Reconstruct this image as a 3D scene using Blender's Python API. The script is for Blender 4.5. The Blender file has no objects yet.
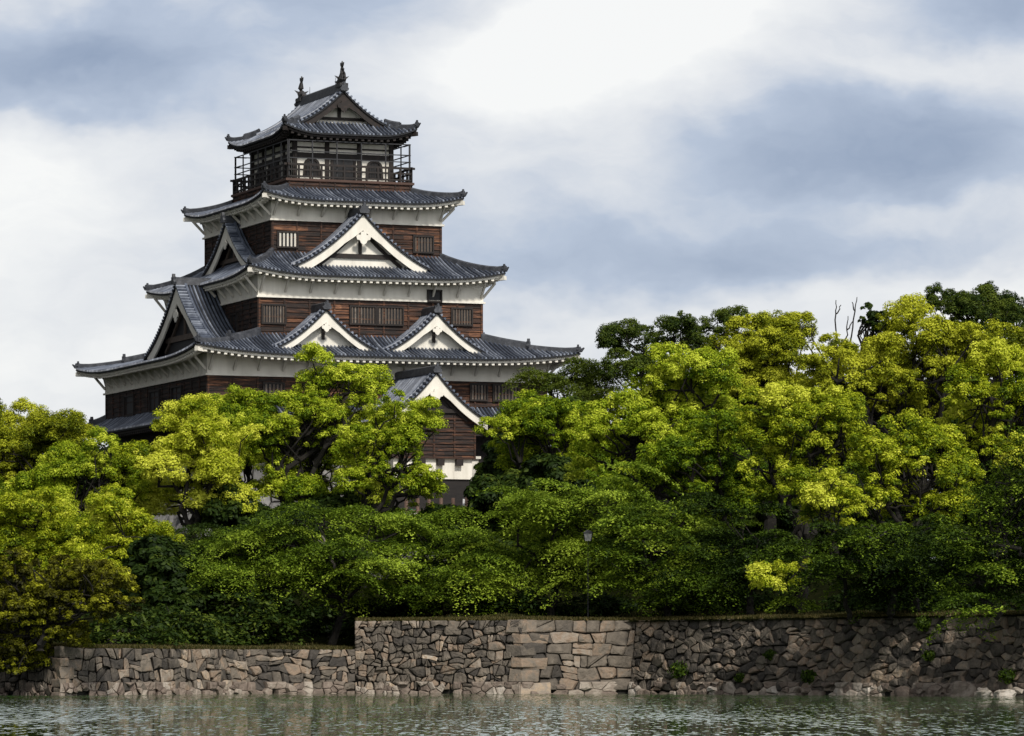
import bpy, math, random
import numpy as np
from mathutils import Vector, Matrix

R = math.radians
random.seed(7)
RNG = np.random.default_rng(11)
scene = bpy.context.scene
COL = scene.collection

# ------------------------------------------------------------------ camera, sky, sun, exposure
CAM_Z = 1.05                       # eye height above the moat water
FPX, HOR = 4600.0, 670.0           # focal length in pixels, height of the horizon in the photograph
cam_d = bpy.data.cameras.new('camera')
cam = bpy.data.objects.new('camera', cam_d)
COL.objects.link(cam)
cam.location = (0, 0, CAM_Z)
cam.rotation_euler = (R(90), 0, 0)
cam_d.sensor_width = 36.0
cam_d.lens = 36.0 * FPX / 1024.0
cam_d.shift_y = (HOR - 368.0) / 1024.0
cam_d.clip_start = 1.0
cam_d.clip_end = 20000.0
scene.camera = cam

SUN_EL, SUN_AZ = R(43), R(156)     # azimuth clockwise from +Y (the view direction): behind the camera, to the right
world = bpy.data.worlds.new('World')
scene.world = world
world.use_nodes = True


def build_world():
    nt = world.node_tree
    nt.nodes.clear()
    N = lambda t, **k: _mk(nt, t, **k)
    out = N('ShaderNodeOutputWorld')
    bg = N('ShaderNodeBackground')
    bg.inputs['Strength'].default_value = 0.10
    sky = N('ShaderNodeTexSky')
    sky.sky_type = 'NISHITA'
    sky.sun_disc = False
    sky.sun_elevation = SUN_EL
    sky.sun_rotation = SUN_AZ
    tc = N('ShaderNodeTexCoord')
    D = tc.outputs['Generated']

    def blob(px, py, rx, ry, pw=1.0):
        """soft mask round one direction of the sky; sizes in the same angular unit as px"""
        d = Vector(((px - 512) / FPX, 1.0, (HOR - py) / FPX)).normalized()
        s = N('ShaderNodeVectorMath', operation='SUBTRACT')
        nt.links.new(WD, s.inputs[0])
        s.inputs[1].default_value = d
        m = N('ShaderNodeVectorMath', operation='MULTIPLY')
        nt.links.new(s.outputs[0], m.inputs[0])
        m.inputs[1].default_value = (FPX / rx, FPX / rx, FPX / ry)
        l = N('ShaderNodeVectorMath', operation='LENGTH')
        nt.links.new(m.outputs[0], l.inputs[0])
        r = N('ShaderNodeMapRange')
        r.interpolation_type = 'SMOOTHSTEP'
        nt.links.new(l.outputs['Value'], r.inputs['Value'])
        r.inputs['From Min'].default_value = 1.25
        r.inputs['From Max'].default_value = 0.0
        r.inputs['To Min'].default_value = 0.0
        r.inputs['To Max'].default_value = pw
        return r.outputs['Result']

    # wind-torn warp of the direction so the clouds get ragged edges
    def noise(scale, detail, rough, vec, zs=2.2, lac=2.0):
        mp = N('ShaderNodeMapping')
        mp.inputs['Scale'].default_value = (1, 1, zs)
        nt.links.new(vec, mp.inputs['Vector'])
        n = N('ShaderNodeTexNoise')
        n.inputs['Scale'].default_value = scale
        n.inputs['Detail'].default_value = detail
        n.inputs['Roughness'].default_value = rough
        nt.links.new(mp.outputs[0], n.inputs['Vector'])
        return n
    n1 = noise(16, 5, 0.55, D, 1.8)
    sb = N('ShaderNodeVectorMath', operation='SUBTRACT')
    nt.links.new(n1.outputs['Color'], sb.inputs[0])
    sb.inputs[1].default_value = (0.5, 0.5, 0.5)
    sc = N('ShaderNodeVectorMath', operation='SCALE')
    nt.links.new(sb.outputs[0], sc.inputs[0])
    sc.inputs['Scale'].default_value = 0.042
    ad = N('ShaderNodeVectorMath', operation='ADD')
    nt.links.new(D, ad.inputs[0])
    nt.links.new(sc.outputs[0], ad.inputs[1])
    WD = ad.outputs[0]

    def add(a, b, sgn=1):
        m = N('ShaderNodeMath', operation='ADD' if sgn > 0 else 'SUBTRACT')
        nt.links.new(a, m.inputs[0])
        nt.links.new(b, m.inputs[1])
        return m.outputs[0]
    # thick (darker) cloud amount
    dark = [blob(*a) for a in ((850, 160, 310, 105, .50), (700, 256, 320, 44, .44), (1010, 0, 150, 50, .60), (60, 66, 280, 66, .66),
                               (250, -10, 300, 60, .38), (930, 165, 240, 60, .22), (330, 250, 380, 130, .16))]
    lite = [blob(*a) for a in ((560, 40, 210, 100, .50), (20, 185, 160, 90, .28), (1010, 320, 260, 75, .30), (760, 20, 140, 60, .22),
                               (960, 215, 150, 26, .16), (880, 80, 130, 34, .18), (720, 90, 120, 60, .16), (90, 330, 200, 120, .22))]
    acc = dark[0]
    for x in dark[1:]:
        acc = add(acc, x)
    for x in lite:
        acc = add(acc, x, -1)
    n2 = noise(15, 7, 0.56, WD, 2.4)
    nm = N('ShaderNodeMapRange')
    nt.links.new(n2.outputs['Fac'], nm.inputs['Value'])
    nm.inputs['From Min'].default_value = 0.25
    nm.inputs['From Max'].default_value = 0.75
    nm.inputs['To Min'].default_value = 0.0
    nm.inputs['To Max'].default_value = 0.52
    acc = add(acc, nm.outputs[0])
    ramp = N('ShaderNodeValToRGB')
    nt.links.new(acc, ramp.inputs['Fac'])
    e = ramp.color_ramp.elements
    e[0].position, e[0].color = 0.0, (9.7, 9.7, 9.6, 1)
    e[1].position, e[1].color = 1.0, (2.9, 3.6, 5.0, 1)
    k = e.new(0.30); k.color = (7.7, 7.9, 8.3, 1)
    k = e.new(0.60); k.color = (4.8, 5.5, 6.8, 1)
    # a little of the clear blue sky shows through the thin parts
    mix = N('ShaderNodeMix')
    mix.data_type = 'RGBA'
    mix.inputs['Factor'].default_value = 0.92
    nt.links.new(sky.outputs['Color'], mix.inputs['A'])
    nt.links.new(ramp.outputs['Color'], mix.inputs['B'])
    # unseen sky shaped for the light: dimmed left and overhead, brightened behind the camera
    def falloff(axis, a, b, lo):
        dt = N('ShaderNodeVectorMath', operation='DOT_PRODUCT')
        nt.links.new(D, dt.inputs[0])
        dt.inputs[1].default_value = axis
        r = N('ShaderNodeMapRange')
        r.interpolation_type = 'SMOOTHSTEP'
        nt.links.new(dt.outputs['Value'], r.inputs['Value'])
        r.inputs['From Min'].default_value = a
        r.inputs['From Max'].default_value = b
        r.inputs['To Min'].default_value = 1.0
        r.inputs['To Max'].default_value = lo
        return r.outputs[0]
    f1, f2 = falloff((-1, 0, 0), .15, .6, .30), falloff((0, 0, 1), .25, .75, .62)
    m0 = N('ShaderNodeMath', operation='MULTIPLY')
    nt.links.new(f1, m0.inputs[0])
    nt.links.new(f2, m0.inputs[1])
    mm = N('ShaderNodeMath', operation='MULTIPLY')
    nt.links.new(m0.outputs[0], mm.inputs[0])
    nt.links.new(falloff((.25, -.97, 0), .15, .7, 1.7), mm.inputs[1])
    sc2 = N('ShaderNodeVectorMath', operation='SCALE')
    nt.links.new(mix.outputs['Result'], sc2.inputs[0])
    nt.links.new(mm.outputs[0], sc2.inputs['Scale'])
    nt.links.new(sc2.outputs[0], bg.inputs['Color'])
    nt.links.new(bg.outputs[0], out.inputs['Surface'])


def _mk(nt, t, **k):
    n = nt.nodes.new(t)
    for a, v in k.items():
        setattr(n, a, v)
    return n


build_world()
sun_d = bpy.data.lights.new('sun', 'SUN')
sun_d.energy = 3.7
sun_d.angle = R(7)
sun_d.color = (1.0, 0.95, 0.87)
sun = bpy.data.objects.new('sun', sun_d)
COL.objects.link(sun)
_sd = Vector((math.sin(SUN_AZ) * math.cos(SUN_EL), math.cos(SUN_AZ) * math.cos(SUN_EL), math.sin(SUN_EL)))
sun.rotation_euler = (-_sd).to_track_quat('-Z', 'Y').to_euler()

vs = scene.view_settings
scene.display_settings.display_device = 'sRGB'
vs.view_transform = 'Standard'
vs.look = 'None'
vs.exposure = 0.0
vs.gamma = 1.0
vs.use_curve_mapping = False
cy = scene.cycles
cy.max_bounces = 6
cy.diffuse_bounces = 2
cy.glossy_bounces = 3
cy.transmission_bounces = 2
cy.transparent_max_bounces = 4
cy.use_denoising = True


# ------------------------------------------------------------------ helpers
def at(px, py, Y):
    """the world point seen at a pixel of the photograph at distance Y"""
    return Vector(((px - 512.0) / FPX * Y, Y, (HOR - py) / FPX * Y + CAM_Z))


def tag(o, label=None, cat=None, group=None, kind=None):
    for k, v in (('label', label), ('category', cat), ('group', group), ('kind', kind)):
        if v:
            o[k] = v
    return o


def empty(name, loc=(0, 0, 0), rz=0.0):
    o = bpy.data.objects.new(name, None)
    o.empty_display_size = 0.3
    o.location = loc
    o.rotation_euler = (0, 0, rz)
    COL.objects.link(o)
    return o


def mesh_obj(name, V, F, mat, parent=None, attrs=None, smooth=False):
    me = bpy.data.meshes.new(name)
    me.from_pydata([tuple(v) for v in V], [], F)
    if attrs is not None:
        a = me.attributes.new('rnd', 'FLOAT', 'FACE')
        a.data.foreach_set('value', np.asarray(attrs, dtype=np.float32))
    if smooth:
        me.polygons.foreach_set('use_smooth', [True] * len(me.polygons))
    me.materials.append(mat)
    me.update()
    o = bpy.data.objects.new(name, me)
    COL.objects.link(o)
    if parent is not None:
        o.parent = parent
    return o


class MB:
    def __init__(self, xf=None):
        self.V, self.F, self.A, self.xf = [], [], [], xf

    def add(self, vs, fs, r=0.5):
        n = len(self.V)
        for v in vs:
            v = Vector(v)
            self.V.append(self.xf(v) if self.xf else v)
        for f in fs:
            self.F.append([n + i for i in f])
            self.A.append(r)

    def box(self, lo, hi, r=0.5):
        (a, b, c), (d, e, f) = lo, hi
        self.add([(a, b, c), (d, b, c), (d, e, c), (a, e, c), (a, b, f), (d, b, f), (d, e, f), (a, e, f)],
                 [(0, 3, 2, 1), (4, 5, 6, 7), (0, 1, 5, 4), (1, 2, 6, 5), (2, 3, 7, 6), (3, 0, 4, 7)], r)

    def beam(self, p, q, w, h, r=0.5, up=(0, 0, 1)):
        p, q, up = Vector(p), Vector(q), Vector(up)
        d = (q - p).normalized()
        s = d.cross(up)
        if s.length < 1e-4:
            s = d.cross(Vector((0, 1, 0)))
        s.normalize()
        t = s.cross(d)
        s, t = s * w / 2, t * h / 2
        self.add([p - s - t, p + s - t, p + s + t, p - s + t, q - s - t, q + s - t, q + s + t, q - s + t],
                 [(0, 3, 2, 1), (4, 5, 6, 7), (0, 1, 5, 4), (1, 2, 6, 5), (2, 3, 7, 6), (3, 0, 4, 7)], r)

    def loft(self, rings, r=0.5, close=True, caps=True):
        n = len(rings[0])
        vs = [v for ring in rings for v in ring]
        fs = []
        for i in range(len(rings) - 1):
            for j in range(n if close else n - 1):
                k = (j + 1) % n
                fs.append((i * n + j, i * n + k, (i + 1) * n + k, (i + 1) * n + j))
        if caps and close:
            fs.append(tuple(range(n))[::-1])
            fs.append(tuple((len(rings) - 1) * n + i for i in range(n)))
        self.add(vs, fs, r)

    def tube(self, pts, rad, n=7, r=0.5):
        pts = [Vector(p) for p in pts]
        rad = rad if hasattr(rad, '__len__') else [rad] * len(pts)
        rings = []
        for i, p in enumerate(pts):
            d = (pts[min(i + 1, len(pts) - 1)] - pts[max(i - 1, 0)]).normalized()
            s = d.cross(Vector((0.13, 0.21, 0.97)))
            if s.length < 1e-3:
                s = d.cross(Vector((1, 0, 0)))
            s.normalize()
            t = s.cross(d)
            rings.append([p + (s * math.cos(2 * math.pi * k / n) + t * math.sin(2 * math.pi * k / n)) * rad[i] for k in range(n)])
        self.loft(rings, r)

    def prism(self, poly, d, r=0.5):
        """poly: 3D outline, extruded by vector d"""
        n = len(poly)
        d = Vector(d)
        vs = [Vector(p) for p in poly] + [Vector(p) + d for p in poly]
        fs = [tuple(range(n))[::-1], tuple(range(n, 2 * n))] + [(i, (i + 1) % n, n + (i + 1) % n, n + i) for i in range(n)]
        self.add(vs, fs, r)

    def rib(self, pts, side, w, h, r=0.5):
        """half round cover tile along pts; side = unit vector across"""
        s = Vector(side)
        rings = []
        for p in pts:
            p = Vector(p)
            rings.append([p - s * w, p - s * w * .62 + Vector((0, 0, h * .82)), p + Vector((0, 0, h)), p + s * w * .62 + Vector((0, 0, h * .82)), p + s * w])
        self.loft(rings, r, close=True, caps=True)

    def build(self, name, mat, parent=None, smooth=False):
        return mesh_obj(name, self.V, self.F, mat, parent, self.A, smooth)


# ------------------------------------------------------------------ materials
def material(name, stops, rough=0.7, nscale=3.0, ndetail=5, nstretch=(1, 1, 1), rnd=0.5, bump=0.0, bscale=20.0, spec=0.4, coord='Object'):
    """colour from a ramp over  rnd * (per-face random) + (1-rnd) * noise"""
    m = bpy.data.materials.new(name)
    m.use_nodes = True
    nt = m.node_tree
    nt.nodes.clear()
    out = nt.nodes.new('ShaderNodeOutputMaterial')
    b = nt.nodes.new('ShaderNodeBsdfPrincipled')
    b.inputs['Roughness'].default_value = rough
    b.inputs['Specular IOR Level'].default_value = spec
    nt.links.new(b.outputs[0], out.inputs[0])
    tc = nt.nodes.new('ShaderNodeTexCoord')
    mp = nt.nodes.new('ShaderNodeMapping')
    mp.inputs['Scale'].default_value = nstretch
    nt.links.new(tc.outputs[coord], mp.inputs['Vector'])
    n = nt.nodes.new('ShaderNodeTexNoise')
    n.inputs['Scale'].default_value = nscale
    n.inputs['Detail'].default_value = ndetail
    n.inputs['Roughness'].default_value = 0.6
    nt.links.new(mp.outputs[0], n.inputs['Vector'])
    mr = nt.nodes.new('ShaderNodeMapRange')
    mr.inputs['From Min'].default_value = 0.28
    mr.inputs['From Max'].default_value = 0.72
    nt.links.new(n.outputs['Fac'], mr.inputs['Value'])
    at_ = nt.nodes.new('ShaderNodeAttribute')
    at_.attribute_name = 'rnd'
    mx = nt.nodes.new('ShaderNodeMix')
    mx.data_type = 'FLOAT'
    mx.inputs['Factor'].default_value = rnd
    nt.links.new(mr.outputs[0], mx.inputs['A'])
    nt.links.new(at_.outputs['Fac'], mx.inputs['B'])
    ramp = nt.nodes.new('ShaderNodeValToRGB')
    el = ramp.color_ramp.elements
    el[0].position, el[0].color = stops[0][0], (*stops[0][1], 1)
    el[1].position, el[1].color = stops[-1][0], (*stops[-1][1], 1)
    for p, c in stops[1:-1]:
        k = el.new(p)
        k.color = (*c, 1)
    nt.links.new(mx.outputs['Result'], ramp.inputs['Fac'])
    nt.links.new(ramp.outputs['Color'], b.inputs['Base Color'])
    if bump:
        n2 = nt.nodes.new('ShaderNodeTexNoise')
        n2.inputs['Scale'].default_value = bscale
        n2.inputs['Detail'].default_value = 6
        nt.links.new(mp.outputs[0], n2.inputs['Vector'])
        bp = nt.nodes.new('ShaderNodeBump')
        bp.inputs['Strength'].default_value = bump
        bp.inputs['Distance'].default_value = 0.1
        nt.links.new(n2.outputs['Fac'], bp.inputs['Height'])
        nt.links.new(bp.outputs[0], b.inputs['Normal'])
    return m


def leaf_material(name, stops, trans=0.35):
    m = bpy.data.materials.new(name)
    m.use_nodes = True
    nt = m.node_tree
    nt.nodes.clear()
    out = nt.nodes.new('ShaderNodeOutputMaterial')
    at_ = nt.nodes.new('ShaderNodeAttribute')
    at_.attribute_name = 'rnd'
    ramp = nt.nodes.new('ShaderNodeValToRGB')
    el = ramp.color_ramp.elements
    el[0].position, el[0].color = stops[0][0], (*stops[0][1], 1)
    el[1].position, el[1].color = stops[-1][0], (*stops[-1][1], 1)
    for p, c in stops[1:-1]:
        k = el.new(p)
        k.color = (*c, 1)
    nt.links.new(at_.outputs['Fac'], ramp.inputs['Fac'])
    d = nt.nodes.new('ShaderNodeBsdfDiffuse')
    t = nt.nodes.new('ShaderNodeBsdfTranslucent')
    g = nt.nodes.new('ShaderNodeBsdfGlossy')
    g.inputs['Roughness'].default_value = 0.6
    g.inputs['Color'].default_value = (0.5, 0.5, 0.5, 1)
    nt.links.new(ramp.outputs['Color'], d.inputs['Color'])
    nt.links.new(ramp.outputs['Color'], t.inputs['Color'])
    m1 = nt.nodes.new('ShaderNodeMixShader')
    m1.inputs[0].default_value = trans
    nt.links.new(d.outputs[0], m1.inputs[1])
    nt.links.new(t.outputs[0], m1.inputs[2])
    m2 = nt.nodes.new('ShaderNodeMixShader')
    m2.inputs[0].default_value = 0.018
    nt.links.new(m1.outputs[0], m2.inputs[1])
    nt.links.new(g.outputs[0], m2.inputs[2])
    nt.links.new(m2.outputs[0], out.inputs[0])
    return m


M = {}
M['pan'] = material('dark_pan_tile', [(0, (.004, .005, .006)), (.5, (.009, .010, .013)), (1, (.022, .024, .03))], .7, 2.2, rnd=.35, bump=.2)
M['rib'] = material('grey_cover_tile', [(0, (.020, .024, .034)), (.5, (.078, .092, .125)), (1, (.31, .34, .40))], .38, 1.6, rnd=.55, bump=.1)  # lighter than the pan tiles: highlights put into the rib colour
M['ridge'] = material('ridge_tile', [(0, (.016, .018, .022)), (.5, (.042, .045, .053)), (1, (.12, .125, .14))], .5, 3, rnd=.4, bump=.25)
M['plaster'] = material('white_plaster', [(0, (.43, .40, .34)), (.28, (.64, .605, .53)), (.6, (.72, .685, .605)), (1, (.79, .755, .675))], .85, .9, nstretch=(2.2, 2.2, .30), rnd=.22, bump=.06)
M['soffit'] = material('soffit_plaster', [(0, (.42, .40, .35)), (1, (.66, .62, .54))], .9, 1.5, rnd=.3)
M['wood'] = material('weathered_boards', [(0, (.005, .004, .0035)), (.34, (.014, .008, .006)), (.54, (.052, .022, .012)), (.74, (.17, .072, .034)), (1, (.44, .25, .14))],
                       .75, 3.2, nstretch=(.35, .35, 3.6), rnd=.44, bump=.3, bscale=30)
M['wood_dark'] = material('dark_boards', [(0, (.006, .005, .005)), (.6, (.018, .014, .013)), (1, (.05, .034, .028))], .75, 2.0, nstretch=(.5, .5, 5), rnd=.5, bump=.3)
M['timber'] = material('dark_timber', [(0, (.006, .005, .005)), (.6, (.016, .011, .009)), (1, (.050, .030, .022))], .7, 3.0, rnd=.4)
M['slat'] = material('pale_slats', [(0, (.035, .026, .020)), (.6, (.095, .072, .056)), (1, (.24, .205, .17))], .8, 5.0, rnd=.6)
M['void'] = material('dark_opening', [(0, (.004, .004, .005)), (1, (.010, .010, .012))], .6, 1.0)
M['metal'] = material('dark_metal', [(0, (.012, .012, .014)), (1, (.03, .03, .033))], .5, 2.0)
M['bronze'] = material('bronze', [(0, (.012, .012, .013)), (.6, (.028, .026, .026)), (1, (.08, .06, .05))], .5, 4.0, rnd=.2)
M['bark'] = material('bark', [(0, (.005, .004, .003)), (.6, (.011, .009, .006)), (1, (.027, .021, .015))], .9, 3.0, nstretch=(3, 3, .7), rnd=.2, bump=.5)
M['deadwood'] = material('bleached_branch', [(0, (.06, .05, .042)), (1, (.17, .145, .125))], .9, 3.0, rnd=.2)
STONE = [(0, (.016, .014, .012)), (.20, (.050, .043, .036)), (.38, (.108, .090, .070)), (.5, (.155, .130, .102)), (.62, (.215, .155, .108)), (.74, (.25, .212, .170)), (.86, (.36, .27, .185)), (1, (.48, .45, .39))]
M['stone'] = material('wall_stone', STONE, .85, 2.6, 7, rnd=.72, bump=.6, bscale=7)
M['toe'] = material('footing_stone', [(0, (.07, .05, .04)), (.35, (.185, .145, .115)), (.65, (.33, .285, .235)), (1, (.54, .50, .45))], .8, 2.4, 7, rnd=.62, bump=.6, bscale=7)
M['joint'] = material('dark_joint_core', [(0, (.010, .009, .007)), (1, (.022, .019, .015))], .95, 3.0)  # dark tone of the core seen between the stones
M['boulder'] = material('base_stone', [(0, (.05, .05, .05)), (.5, (.14, .135, .13)), (1, (.34, .33, .32))], .85, 2.0, 7, rnd=.6, bump=.6, bscale=5)
M['soil'] = material('leaf_litter', [(0, (.008, .008, .004)), (.5, (.009, .011, .004)), (1, (.020, .020, .008))], .95, 1.2, 7, rnd=0.0, bump=.6, bscale=4, spec=0.0)
M['blade'] = leaf_material('grass_blade', [(0, (.022, .030, .006)), (.6, (.080, .070, .020)), (1, (.19, .14, .06))], .3)
M['lantern'] = material('lantern_glass', [(0, (.15, .15, .145)), (1, (.24, .24, .235))], .4, 3.0)
M['post'] = material('weathered_post', [(0, (.10, .06, .045)), (1, (.22, .145, .115))], .85, 3.0, nstretch=(3, 3, .6), rnd=.3)
M['green'] = material('green_sheet', [(0, (.01, .20, .09)), (1, (.02, .33, .15))], .5, 3.0)
M['white'] = material('white_paint', [(0, (.66, .67, .68)), (1, (.80, .80, .80))], .6, 3.0)
M['blue'] = material('blue_paint', [(0, (.02, .06, .22)), (1, (.04, .10, .32))], .5, 3.0)
M['copper'] = material('rust_edge', [(0, (.03, .016, .012)), (1, (.10, .052, .036))], .7, 4.0, nstretch=(.4, .4, 2), rnd=.5)

L = {}
L['yellow'] = leaf_material('leaves_yellow', [(0, (.040, .075, .003)), (.30, (.135, .195, .006)), (.6, (.37, .42, .014)), (1, (.74, .76, .09))], .28)
L['lime'] = leaf_material('leaves_lime', [(0, (.028, .065, .003)), (.35, (.110, .180, .006)), (.65, (.29, .37, .012)), (1, (.66, .72, .07))], .28)
L['olive'] = leaf_material('leaves_olive', [(0, (.022, .040, .003)), (.4, (.085, .115, .005)), (.7, (.255, .285, .009)), (1, (.52, .54, .04))], .28)
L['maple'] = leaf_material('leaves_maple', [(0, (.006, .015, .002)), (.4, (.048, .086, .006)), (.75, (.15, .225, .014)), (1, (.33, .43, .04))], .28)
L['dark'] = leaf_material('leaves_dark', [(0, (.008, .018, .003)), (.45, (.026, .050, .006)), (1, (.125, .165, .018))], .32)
L['bush'] = leaf_material('leaves_bush', [(0, (.016, .016, .003)), (.4, (.068, .070, .004)), (.75, (.20, .205, .008)), (1, (.48, .49, .03))], .32)


# ------------------------------------------------------------------ water, ground, moat walls
def water_material():
    m = bpy.data.materials.new('moat_water')
    m.use_nodes = True
    nt = m.node_tree
    b = nt.nodes['Principled BSDF']
    b.inputs['Base Color'].default_value = (.022, .058, .013, 1)
    b.inputs['Roughness'].default_value = 0.03
    b.inputs['IOR'].default_value = 1.33
    tc = nt.nodes.new('ShaderNodeTexCoord')

    def layer(sx, sy, scale, detail, ax, ay):
        mp = nt.nodes.new('ShaderNodeMapping')
        mp.inputs['Scale'].default_value = (sx, sy, 1)
        nt.links.new(tc.outputs['Object'], mp.inputs['Vector'])
        n = nt.nodes.new('ShaderNodeTexNoise')
        n.inputs['Scale'].default_value = scale
        n.inputs['Detail'].default_value = detail
        n.inputs['Roughness'].default_value = .55
        n.inputs['Distortion'].default_value = .3
        nt.links.new(mp.outputs[0], n.inputs['Vector'])
        s_ = nt.nodes.new('ShaderNodeVectorMath')
        s_.operation = 'SUBTRACT'
        nt.links.new(n.outputs['Color'], s_.inputs[0])
        s_.inputs[1].default_value = (.5, .5, .5)
        k = nt.nodes.new('ShaderNodeVectorMath')
        k.operation = 'MULTIPLY'
        nt.links.new(s_.outputs[0], k.inputs[0])
        k.inputs[1].default_value = (ax, ay, 0)
        return k.outputs[0]

    def vadd(a, b_):
        v = nt.nodes.new('ShaderNodeVectorMath')
        v.operation = 'ADD'
        nt.links.new(a, v.inputs[0])
        if isinstance(b_, tuple):
            v.inputs[1].default_value = b_
        else:
            nt.links.new(b_, v.inputs[1])
        return v.outputs[0]
    # wind ripples: slopes of short crests lying across the view, plus a slow swell
    v = vadd(layer(1.0, .10, 8.5, 3, .22, .76), layer(1.0, .25, .22, 2, .05, .22))
    v = vadd(v, (0, 0, 1))
    nz = nt.nodes.new('ShaderNodeVectorMath')
    nz.operation = 'NORMALIZE'
    nt.links.new(v, nz.inputs[0])
    nt.links.new(nz.outputs[0], b.inputs['Normal'])
    return m


S = 6000
tag(mesh_obj('moat_water', [(-S, -300, 0), (S, -300, 0), (S, S, 0), (-S, S, 0)], [(0, 1, 2, 3)], water_material()), kind='structure')


def X_(px, Y):
    return (px - 512.0) / FPX * Y


# foot line of the moat walls, left to right: (x, y, height of the top)
Q = [(X_(-70, 198), 198.0), (X_(60, 189), 189.0), (X_(251, 204), 204.0), (X_(355, 206.5), 206.5), (X_(521, 203), 203.0),
     (X_(630, 204.5), 204.5), (X_(824, 193), 193.0), (X_(1075, 179), 179.0)]
P_C = [Q[3], Q[4]]
H_LOW, H_HIGH = 1.98, 3.27
BATTER = 0.22


def wall_top_z(x):
    return H_LOW if x < P_C[0][0] else H_HIGH


LINE = [(-900, 260.0), (-60, 215.0)] + Q + [(38.0, 130.0), (900, 60.0)]


def line_y(x):
    for (x0, y0), (x1, y1) in zip(LINE, LINE[1:]):
        if x0 <= x <= x1:
            return y0 + (y1 - y0) * (x - x0) / max(1e-6, x1 - x0)
    return 200.0


def smooth(a, b, x):
    t = min(1, max(0, (x - a) / (b - a)))
    return t * t * (3 - 2 * t)


def ground_z(x, y):
    o = y - line_y(x)
    z0 = H_LOW if x < P_C[0][0] else H_HIGH
    z = z0 + 0.10 * smooth(0, 3, o) + (5.6 - z0) * smooth(7, 34, o)
    if 1 < o < 80:
        z += 0.16 * math.sin(x * .7 + y * .31) * smooth(2, 7, o) + .10 * math.sin(x * 1.9 - y * 1.1) * smooth(2, 7, o)
    return z


def build_ground():
    xs = [-900, -500, -200, -100, -60, -45]
    x = -35.0
    while x < 38:
        xs.append(x)
        x += 1.1
    step = P_C[0][0]
    xs = [v for v in xs if abs(v - step) > .6] + [step - .001, step + .001, 60, 100, 200, 500, 900]
    xs.sort()
    offs = [0.9, 1.5, 2.5, 4, 6, 8, 11, 15, 20, 26, 34, 45, 60, 80, 140, 400, 1500, 5000]
    V, F = [], []
    for x in xs:
        for k in offs:
            y = line_y(x) + k
            V.append((x, y, ground_z(x, y) - (0.10 if k < 1 else 0)))
    n = len(offs)
    for i in range(len(xs) - 1):
        for j in range(n - 1):
            F.append((i * n + j, (i + 1) * n + j, (i + 1) * n + j + 1, i * n + j + 1))
    tag(mesh_obj('ground', V, F, M['soil'], smooth=False), kind='structure')


build_ground()


def voronoi_cells(w, h, n, rng, aspect=1.0, relax=2):
    """relaxed Voronoi polygons in a w x h rectangle"""
    pts = np.column_stack([rng.uniform(0, w, n), rng.uniform(0, h, n)])

    def cells():
        out = []
        for i in range(n):
            p = pts[i]
            d2 = ((pts - p)[:, 0] / aspect) ** 2 + (pts - p)[:, 1] ** 2
            order = np.argsort(d2)[1:22]
            poly = [(0, 0), (w, 0), (w, h), (0, h)]
            for j in order:
                q = pts[j]
                # bisector in the stretched metric
                nx, ny = (q[0] - p[0]) / aspect ** 2, q[1] - p[1]
                c = nx * (p[0] + q[0]) / 2 + ny * (p[1] + q[1]) / 2
                new = []
                for k in range(len(poly)):
                    a, b = poly[k], poly[(k + 1) % len(poly)]
                    fa, fb = nx * a[0] + ny * a[1] - c, nx * b[0] + ny * b[1] - c
                    if fa <= 0:
                        new.append(a)
                    if fa * fb < 0:
                        t = fa / (fa - fb)
                        new.append((a[0] + (b[0] - a[0]) * t, a[1] + (b[1] - a[1]) * t))
                poly = new
                if len(poly) < 3:
                    break
            out.append(poly)
        return out
    for _ in range(relax):
        for i, c in enumerate(cells()):
            if len(c) >= 3:
                pts[i] = np.mean(np.array(c), axis=0)
    return cells()


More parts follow.
